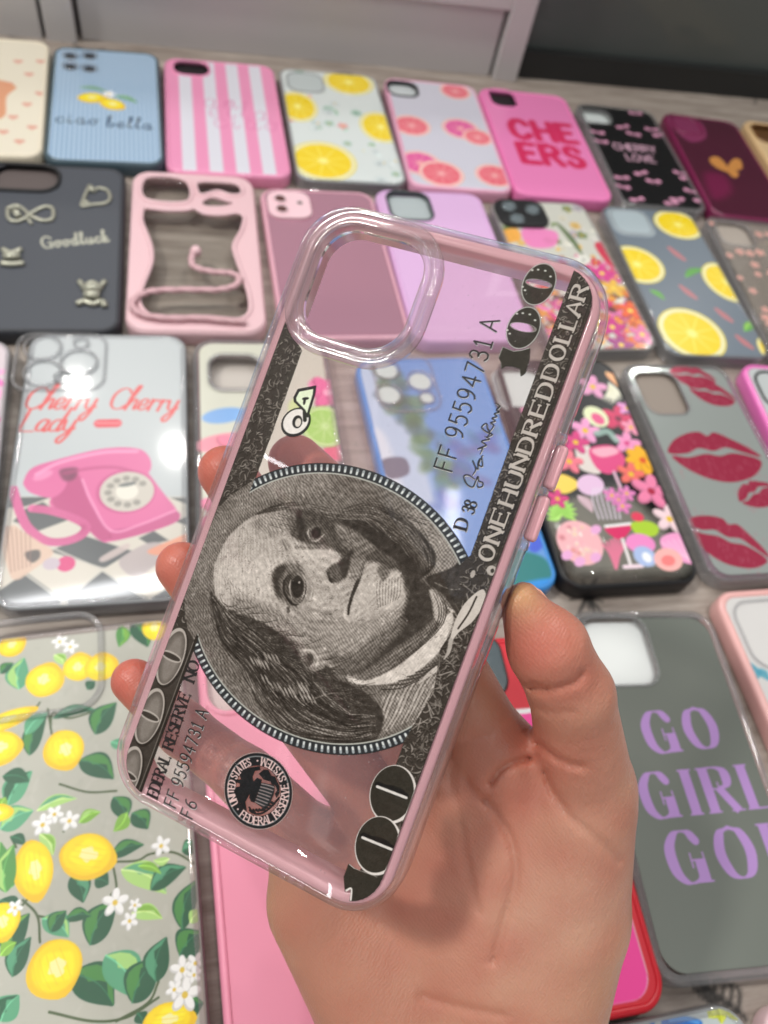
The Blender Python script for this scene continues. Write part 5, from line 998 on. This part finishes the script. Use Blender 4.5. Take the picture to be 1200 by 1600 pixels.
# outlined letter badge
Z6 = crop(380,550,2.857)
cb = np.array(K.m(Z6([(238,315)])[0])); K.lell(cb, 4.0, 3.4, BK, .9); K.lell(cb+[-.1,.15], 3.4, 2.85, S(222,216,210), .9); K.lell(cb+[.3,.2], 1.3, 1.6, BK, .2); K.lell(cb+[.55,.1], .75, 1.05, S(214,206,196), .2); K.lline([cb+[1.2,3],cb+[2,1.2]], .5, BK)
P6 = K.pt(Z6([(230,205),(248,170),(325,155),(322,185),(290,290),(280,270),(232,222)])); K.lpoly(P6, BK); K.lline(list(P6)+[P6[0]], .22, BK); ctr = P6.mean(0); K.lpoly(ctr+(P6-ctr)*.8, S(216,226,196)); K.lell(ctr+[.2,.3], .9, .35, BK, .4); K.lell(ctr+[.2,-.4], .35, .9, BK, .2)
# round seal
sc_ = np.array([.55,-61.3]); RS = 8.5
K.lell(sc_, RS+.2, RS+.2, S(190,170,165), 0, .6); K.lell(sc_, RS, RS, S(26,28,30)); K.lline([sc_+np.array([math.cos(t), math.sin(t)])*(RS-.75) for t in np.linspace(0, 6.284, 60)], .13, S(120,124,124))
letters(K, 'UNITED STATES', None, None, None, 1.75, .17, S(214,184,180), arc=(sc_, 6.75, math.radians(232), -1), gap=13, thin=.1, serif=8, wide=.74)
letters(K, 'FEDERAL RESERVE SYSTEM', None, None, None, 1.75, .17, S(214,184,180), arc=(sc_, 6.75, math.radians(254), 1), gap=14, thin=.1, serif=8, wide=.88)
for a in (243, 113): K.lell(sc_+np.array([math.cos(math.radians(a)), math.sin(math.radians(a))])*6.75, .22, .22, S(214,184,180))
def wipe(c_, r): 
    b = K.box(c_[0]-r-1, c_[1]-r-1, c_[0]+r+1, c_[1]+r+1); k = np.hypot(b[1]-c_[0], b[2]-c_[1])-r; K.A[b[0]][..., 3] *= np.clip(.5+k*K.res, 0, 1)
wipe(sc_, 5.65); Zs = crop(320,1150,6.667)
K.poly(Zs([(580,310),(585,350),(530,360),(505,420),(515,470),(550,430),(600,450),(590,540),(560,600),(530,690),(490,680),(470,640),(475,600),(430,680),(445,780),(390,740),(345,660),(310,570),(330,530),(370,520),(370,490),(325,480),(335,450),(385,445),(370,410),(400,350),(450,330),(520,318)]), S(24,26,28))
K.poly(Zs([(570,390),(620,345),(670,350),(700,410),(740,420),(760,470),(785,520),(785,590),(755,640),(735,600),(760,560),(740,510),(700,500),(690,470),(620,450)]), S(24,26,28)); K.poly(Zs([(600,480),(735,510),(730,590),(690,690),(640,765),(530,690),(560,600)]), S(36,40,42))
for q in range(7): K.line(Zs([(600-q*11,495+q*31),(660-q*9,508+q*34),(728-q*14,530+q*33)]), .13, S(150,136,134), .9)
for q in range(8): K.line(Zs([(480+q*32,770-q*2-(q > 4)*(q-4)*22),(500+q*34,800-q*8-(q > 4)*(q-4)*14)]), [.35,.12], S(26,28,30))
K.line(Zs([(470,740),(520,800),(600,800),(690,740),(780,640)]), .22, S(26,28,30))
# outlined 100 at the lower right
def out0(p, ang=.0):
    c_ = np.array(K.m(p)); K.lell(c_+[.25,-.1], 5.2, 6.5, S(214,206,200), ang); K.lell(c_, 4.8, 6.15, DK, ang); K.lline([c_+[-3.5,.35], c_+[3.0,.75]], .75, S(20,18,16)); K.lline([c_+[-3.6,-.05], c_+[3.3,.5]], .3, S(210,204,198)); K.lell(c_+[.5,1.3], 2.2, .5, S(20,18,16), .1, .8)
out0((613,1239)); out0((590,1319))
Z7 = crop(150,980,2.182)
one2 = K.pt(Z7([(862,805),(880,820),(960,850),(1005,830),(1000,870),(975,925),(950,940),(860,942),(872,915),(868,888),(850,900),(846,850)])); K.lpoly(one2+[.25,.1], S(206,200,194)); K.lpoly(one2, DK); K.line(Z7([(1025,800),(1000,870),(975,925)]), .28, S(220,214,208)); K.line(Z7([(855,895),(872,890),(870,930)]), .2, S(220,214,208))
for q in range(260): K.lell((g.uniform(-26,27), g.uniform(-72,70)), g.uniform(.05,.13), g.uniform(.05,.13), (1,1,1), 0, g.uniform(.2,.55))
# fine grain of the ink
gr = (gn.random(K.A.shape[:2]).astype(np.float32)-.5)*.05; K.A[..., :3] = np.clip(K.A[..., :3]+gr[..., None]+((n1-.5)*.03)[..., None], 0, 1)
K.A[..., 3] *= .985
plate_mesh('back_plate', tri, K, -.44, lambda X, Y: np.ones(X.shape, bool), [sheet_clear('crystal_sheet', (.98,.955,.96), 1.0, .02, (S(255,202,208), .07)), print_mat('note_ink', .5)], hero)
# camera opening: double walled clear rim
mesh_geo('camera_rim', [ring_geo(36.6, 36.6, 13, [(0,-1.6),(0,-.3),(.35,.6),(1.0,.95),(1.7,.55),(2.1,.25),(2.6,.7),(3.3,1.25),(4.0,1.2),(4.5,.6),(4.7,-.6),(4.7,-2.6),(3.6,-2.6),(3.2,-1.6)], CX, CY, 16)], [shell], hero)
# side buttons and small cutouts
def pill(name, x0, x1, y0, y1, z0, z1, mat, r=.8):
    o = mesh_geo(name, [box_geo(x0, y0, z0, x1, y1, z1)], [mat], hero, True); b = o.modifiers.new('round', 'BEVEL'); b.width = r*MM; b.segments = 4; return o
pill('volume_button', 37.2, 40.1, 27.0, 37.2, -7.8, -3.2, pinkB, 1.0); pill('volume_button', 37.2, 40.1, 14.6, 25.2, -7.8, -3.2, pinkB, 1.0)
pill('button_frame', 37.0, 38.9, 25.3, 26.9, -8.6, -2.6, shell, .4); pill('button_frame', 37.0, 38.9, 37.3, 39.6, -8.6, -2.6, shell, .4); pill('button_frame', 37.0, 38.9, 12.2, 14.5, -8.6, -2.6, shell, .4)
pill('power_button', -39.9, -37.4, -58, -46, -7.4, -3.4, shell, .8)
for y in (12, 14.5, 17, -12, -14.5, -17): pill('speaker_slot', y-.7, y+.7, -78.3, -77.0, -7.2, -4.2, plastic('slot_rose', S(200,150,150), .5), .3)
# ================================================================== THE HAND
def hp(x, y, d): return camdir(x, y)*d                        # camera space point seen at (x, y), d millimetres away along the view axis
def bk(x, y, r, extra=0): return hp(x, y, hdepth(x, y, 10.9+r+extra))
def chain(*a): return [(np.array(p, np.float32), r) for p, r in a]
index = chain((hp(772,1175,196), 10.2), (bk(640,930,8.8,1.5), 8.9), (bk(540,800,8.2,.5), 8.2), (bk(462,722,7.6,.2), 7.4))
middle = chain((hp(700,1225,203), 10.4), (bk(540,1010,9,4), 8.9), (bk(425,840,8.3,1.5), 8.2), (bk(352,738,7.2,-1.5), 7.3))
ring_f = chain((hp(610,1285,207), 10.2), (bk(455,1090,8.6,3), 8.5), (bk(350,965,7.9,1.2), 7.8), (bk(284,886,7,-1.5), 6.9))
pinky = chain((hp(492,1328,204), 10), (bk(385,1215,7.4,2), 7.4), (bk(288,1140,6.8,.8), 6.8), (bk(209,1064,6.2,-1.2), 6.0))
thumb = chain((hp(862,1370,203), 16), (hp(915,1225,195), 12.4), (hp(893,1085,179.5), 10.0), (hp(855,1010,173.5), 9.3), (hp(812,943,171), 5.2))
palm = [chain((hp(772,1180,199), 10.5), (hp(740,1640,212), 15)), chain((hp(700,1230,204), 11.5), (hp(700,1640,212), 15)), chain((hp(615,1290,207), 11.5), (hp(660,1640,212), 15)),
        chain((hp(494,1340,206), 11.5), (hp(610,1600,210), 16)), chain((hp(900,1260,199), 15.5), (hp(872,1420,206), 19), (hp(822,1640,209), 19)), chain((hp(800,1330,204), 12), (hp(760,1560,208), 15)),
        chain((hp(498,1412,207), 14), (hp(588,1560,208), 16)), chain((hp(790,1200,201), 9), (hp(880,1250,202), 10))]
arm = [chain((hp(640,1640,211), 18), (hp(640,1900,190), 20), (hp(640,2500,150), 24)), chain((hp(810,1640,211), 18), (hp(830,1900,190), 20), (hp(860,2500,150), 24)), chain((hp(730,1680,213), 19), (hp(740,1900,195), 22), (hp(750,2500,152), 26))]
allp = [q[0] for ch in [index, middle, ring_f, pinky, thumb]+palm+arm for q in ch]
lo = np.min(allp, 0)-30; hi = np.max(allp, 0)+30; VX = .75
n3_ = np.ceil((hi-lo)/VX).astype(int); gx, gy, gz = [(lo[i]+VX*np.arange(n3_[i])).astype(np.float32) for i in range(3)]
GX, GY, GZ = np.meshgrid(gx, gy, gz, indexing='ij', copy=False)
def cone(a, ra, b, rb):
    d = b-a; L2 = float(d@d); px_, py_, pz_ = GX-a[0], GY-a[1], GZ-a[2]; t = np.clip((px_*d[0]+py_*d[1]+pz_*d[2])/L2, 0, 1)
    return np.sqrt((px_-t*d[0])**2+(py_-t*d[1])**2+(pz_-t*d[2])**2)-(ra+(rb-ra)*t)
def smin(a, b, k): h = np.clip(.5+.5*(b-a)/k, 0, 1); return b*(1-h)+a*h-k*h*(1-h)
def chain_d(ch, k=2.0):
    D = None
    for (a, ra), (b, rb) in zip(ch[:-1], ch[1:]): c_ = cone(a, ra, b, rb); D = c_ if D is None else smin(D, c_, k)
    return D
D = None
for ch in palm: q = chain_d(ch); D = q if D is None else smin(D, q, 9)
for ch in arm: D = smin(D, chain_d(ch), 8)
fing = None
for ch in (index, middle, ring_f, pinky): q = chain_d(ch, 2.5); fing = q if fing is None else smin(fing, q, .8)
D = smin(D, fing, 6); del fing
D = smin(D, chain_d(thumb, 2.0), 3.5)
# screen of the view used as a sculpting guide: creases are thin valleys pressed into the skin
Zx = 600+F*GX/-GZ; Zy = 800-F*GY/-GZ
def crease(pts, w, depth):
    global D
    pts = catmull(pts, False, 4); x0, y0 = pts.min(0)-6*w; x1, y1 = pts.max(0)+6*w
    m = (Zx > x0) & (Zx < x1) & (Zy > y0) & (Zy < y1) & (np.abs(D) < 4); X, Y = Zx[m], Zy[m]; d = np.full(X.shape, 1e9, np.float32)
    for a, b in zip(pts[:-1], pts[1:]): e = b-a; t = np.clip(((X-a[0])*e[0]+(Y-a[1])*e[1])/max(float(e@e), 1e-6), 0, 1); d = np.minimum(d, np.hypot(X-a[0]-t*e[0], Y-a[1]-t*e[1]))
    D[m] += depth*np.exp(-(d/w)**2)
R2 = crop(700,900,2.286)
for pts, w, dp in ((R2([(295,404),(330,412),(400,400),(455,378),(478,350)]), 6, .85), (R2([(300,470),(380,490),(450,485)]), 4, .35), (R2([(325,600),(370,640),(430,672),(480,680)]), 6, .9), (R2([(345,700),(370,770),(415,830)]), 6, .9),
                   (R2([(150,740),(190,690),(250,660),(290,652)]), 6, 1.3), (R2([(130,800),(180,860),(230,960),(240,1080),(200,1230),(160,1380)]), 7, .8), (R2([(60,720),(100,780),(130,800)]), 6, .5),
                   (R2([(420,850),(520,930),(610,1020)]), 7, .5), (R2([(0,700),(40,860),(60,1000),(110,1200)]), 7, .45), (R2([(300,390),(350,402)]), 6, .6), (R2([(30,600),(100,580),(160,560)]), 5, .3), (R2([(-100,1500),(40,1540),(200,1570)]), 7, .5)):
    crease(pts, w*.9, dp*1.5)
# the held case presses into the skin
pl = [(RH[0,i]*(GX-CTR[0])+RH[1,i]*(GY-CTR[1])+RH[2,i]*(GZ-CTR[2])) for i in range(3)]
qx = np.abs(pl[0])-(W0/2-6); qy = np.abs(pl[1])-(L0/2-6); dxy = np.hypot(np.maximum(qx, 0), np.maximum(qy, 0))+np.minimum(np.maximum(qx, qy), 0)-6.15
dz = np.abs(pl[2]+5.4)-5.6; dcase = np.hypot(np.maximum(dxy, 0), np.maximum(dz, 0))+np.minimum(np.maximum(dxy, dz), 0); del qx, qy, dxy, dz, pl
k_ = 1.6; h_ = np.clip(.5-.5*(D-(-dcase))/k_, 0, 1); D = D*(1-h_)+(-dcase)*h_+k_*h_*(1-h_); del dcase
import openvdb as vdb
D = np.clip(D, -6, 6); gr_ = vdb.FloatGrid(6.0); gr_.copyFromArray(D.astype(np.float32)); pts_, quads_ = gr_.convertToQuads(0.0)
pts_ = pts_*VX+lo                                             # back to camera space millimetres
wp = (pts_@RC.T+CP)
org = RC@hp(730,1400,205)+CP
hand = thing('hand', 'bare hand gripping the banknote print case from behind, thumb on its right edge', 'hand', Matrix.Translation(Vector(org*MM)))
me = bpy.data.meshes.new('skin'); me.vertices.add(len(wp)); me.vertices.foreach_set('co', ((wp-org)*MM).astype(np.float32).ravel()); me.loops.add(quads_.size); me.loops.foreach_set('vertex_index', quads_.astype(np.int32).ravel())
me.polygons.add(len(quads_)); me.polygons.foreach_set('loop_start', (np.arange(len(quads_))*4).astype(np.int32)); me.update(calc_edges=True); me.validate()
bm = bmesh.new(); bm.from_mesh(me)
for _ in range(3): bmesh.ops.smooth_vert(bm, verts=bm.verts, factor=.5, use_axis_x=True, use_axis_y=True, use_axis_z=True)
bmesh.ops.recalc_face_normals(bm, faces=bm.faces); bm.to_mesh(me); bm.free(); me.polygons.foreach_set('use_smooth', [True]*len(me.polygons))
# colour of the skin itself: ruddier at the fingertips, knuckle folds and thumb web, paler on the mound of the palm
base_c = lin(S(189,132,110)); red_c = lin(S(196,95,82)); pale_c = lin(S(201,152,130)); yel_c = lin(S(204,160,110))
def near(P0, r): return np.exp(-((pts_-P0)**2).sum(1)/(r*r))
wr = np.zeros(len(pts_)); wpz = np.zeros(len(pts_)); wy = np.zeros(len(pts_))
for P0, r, a in ((index[-1][0], 13, .8), (middle[-1][0], 13, .9), (ring_f[-1][0], 12, .9), (pinky[-1][0], 13, .9), (middle[-2][0], 12, .5), (pinky[-2][0], 12, .5), (hp(840,1010,168), 12, .55), (hp(850,1180,185), 12, .45), (hp(800,1230,190), 16, .4), (hp(720,1400,190), 22, .25)): wr = np.maximum(wr, a*near(P0, r))
for P0, r, a in ((hp(880,1450,185), 22, .8), (hp(900,1280,182), 12, .4)): wpz = np.maximum(wpz, a*near(P0, r))
for P0, r, a in ((hp(812,915,165), 6, .9), (hp(960,1500,200), 14, .4)): wy = np.maximum(wy, a*near(P0, r))
gs = np.random.default_rng(3); mot = np.zeros(len(pts_))
for q in range(26):
    d_ = gs.normal(size=3); d_ /= np.linalg.norm(d_); mot += np.sin((pts_@d_)*gs.uniform(.08, .7)+gs.uniform(0, 6.28))/26**.5
cc = base_c*(1-wr[:,None])+red_c*wr[:,None]; cc = cc*(1-wpz[:,None])+pale_c*wpz[:,None]; cc = cc*(1-wy[:,None])+yel_c*wy[:,None]; cc *= (1+.075*mot[:,None]*np.array([.35,1,1]))
me.color_attributes.new('ink', 'FLOAT_COLOR', 'POINT').data.foreach_set('color', np.c_[cc, np.ones(len(cc))].astype(np.float32).ravel())
def skin_mat():
    m = bpy.data.materials.new('skin'); t, b = nodes(m); a = t.nodes.new('ShaderNodeAttribute'); a.attribute_name = 'ink'
    t.links.new(a.outputs['Color'], b.inputs['Base Color']); b.inputs['Subsurface Weight'].default_value = .35; b.inputs['Subsurface Radius'].default_value = (1,.35,.2); b.inputs['Subsurface Scale'].default_value = .0025
    b.inputs['Roughness'].default_value = .38; b.inputs['Specular IOR Level'].default_value = .45
    co = t.nodes.new('ShaderNodeTexCoord'); prev = None
    def bump(tex_out, st, dist):
        nonlocal prev
        u = t.nodes.new('ShaderNodeBump'); u.inputs['Strength'].default_value = st; u.inputs['Distance'].default_value = dist; t.links.new(tex_out, u.inputs['Height'])
        if prev: t.links.new(prev, u.inputs['Normal'])
        prev = u.outputs['Normal']
    # fine crossing skin lines
    for rot, sc_s, st in (((.3,.2,.9), 420, .26), ((.1,.5,-.5), 360, .2)):
        mp = t.nodes.new('ShaderNodeMapping'); mp.inputs['Rotation'].default_value = rot; t.links.new(co.outputs['Object'], mp.inputs[0])
        w = t.nodes.new('ShaderNodeTexWave'); w.inputs['Scale'].default_value = sc_s; w.inputs['Distortion'].default_value = 9; w.inputs['Detail'].default_value = 3; w.inputs['Detail Scale'].default_value = .6; t.links.new(mp.outputs[0], w.inputs['Vector']); bump(w.outputs['Fac'], st, .00012)
    v = t.nodes.new('ShaderNodeTexVoronoi'); v.feature = 'DISTANCE_TO_EDGE'; v.inputs['Scale'].default_value = 900; t.links.new(co.outputs['Object'], v.inputs['Vector']); bump(v.outputs['Distance'], .2, .0002)
    v = t.nodes.new('ShaderNodeTexVoronoi'); v.feature = 'DISTANCE_TO_EDGE'; v.inputs['Scale'].default_value = 130; n = t.nodes.new('ShaderNodeTexNoise'); n.inputs['Scale'].default_value = 60; n.inputs['Detail'].default_value = 4
    ad = t.nodes.new('ShaderNodeMixRGB'); ad.blend_type = 'ADD'; ad.inputs[0].default_value = .01; t.links.new(co.outputs['Object'], ad.inputs[1]); t.links.new(n.outputs['Color'], ad.inputs[2]); t.links.new(ad.outputs[0], v.inputs['Vector'])
    mr = t.nodes.new('ShaderNodeMapRange'); mr.inputs[1].default_value = 0; mr.inputs[2].default_value = .05; t.links.new(v.outputs['Distance'], mr.inputs[0]); bump(mr.outputs[0], .10, .0003)
    bump(n.outputs['Fac'], .22, .0012)
    t.links.new(prev, b.inputs['Normal']); return m
o = new_obj('skin', me, hand, [skin_mat()])
# finger nails: thin curved shells on the outer side of each visible tip
nailm = plastic('nail', S(218,164,142), .3, coat=.2)
def nail(tip, prevp, r, side, w=5.6, L=8.5, fwd=.5):
    ax = tip-prevp; ax /= np.linalg.norm(ax); sd = side-ax*float(side@ax); sd /= np.linalg.norm(sd); tr_ = np.cross(ax, sd); V = []; nu, nv = 9, 9
    for j in range(nv):
        for i in range(nu):
            u = (i/(nu-1)*2-1); v = j/(nv-1); hw_ = w*(.86+.14*math.sin(math.pi*min(1, v*1.2)))*(1-.25*max(0, v-.8)/.2*abs(u)); a = u*hw_/r
            p = tip+ax*(v*L-L+r*fwd+.3)+ (sd*math.cos(a)+tr_*math.sin(a))*(r-.25)-sd*(v**3)*1.1-ax*abs(u)**3*(v > .85)*1.2; V.append(tuple((RC@p+CP-org)))
    Fc = [(j*nu+i, j*nu+i+1, (j+1)*nu+i+1, (j+1)*nu+i) for j in range(nv-1) for i in range(nu-1)]
    o = mesh_geo('fingernail', [(V, Fc)], [nailm], hand); s_ = o.modifiers.new('thick', 'SOLIDIFY'); s_.thickness = .0005; s_.offset = 0
side = np.array([-.55,.35,-.75])
nail(middle[-1][0], middle[-2][0], 7.2, side, fwd=.75); nail(ring_f[-1][0], ring_f[-2][0], 6.9, side, fwd=.75); nail(pinky[-1][0], pinky[-2][0], 6.0, side, 4.6, 7.5, fwd=.75)
nail(index[-1][0], index[-2][0], 7.4, np.array([-.2,.2,-1.]), fwd=.6); nail(thumb[-1][0], thumb[-2][0], 6.1, np.array([.8,.3,-.7]), 4.4, 9, fwd=.3)
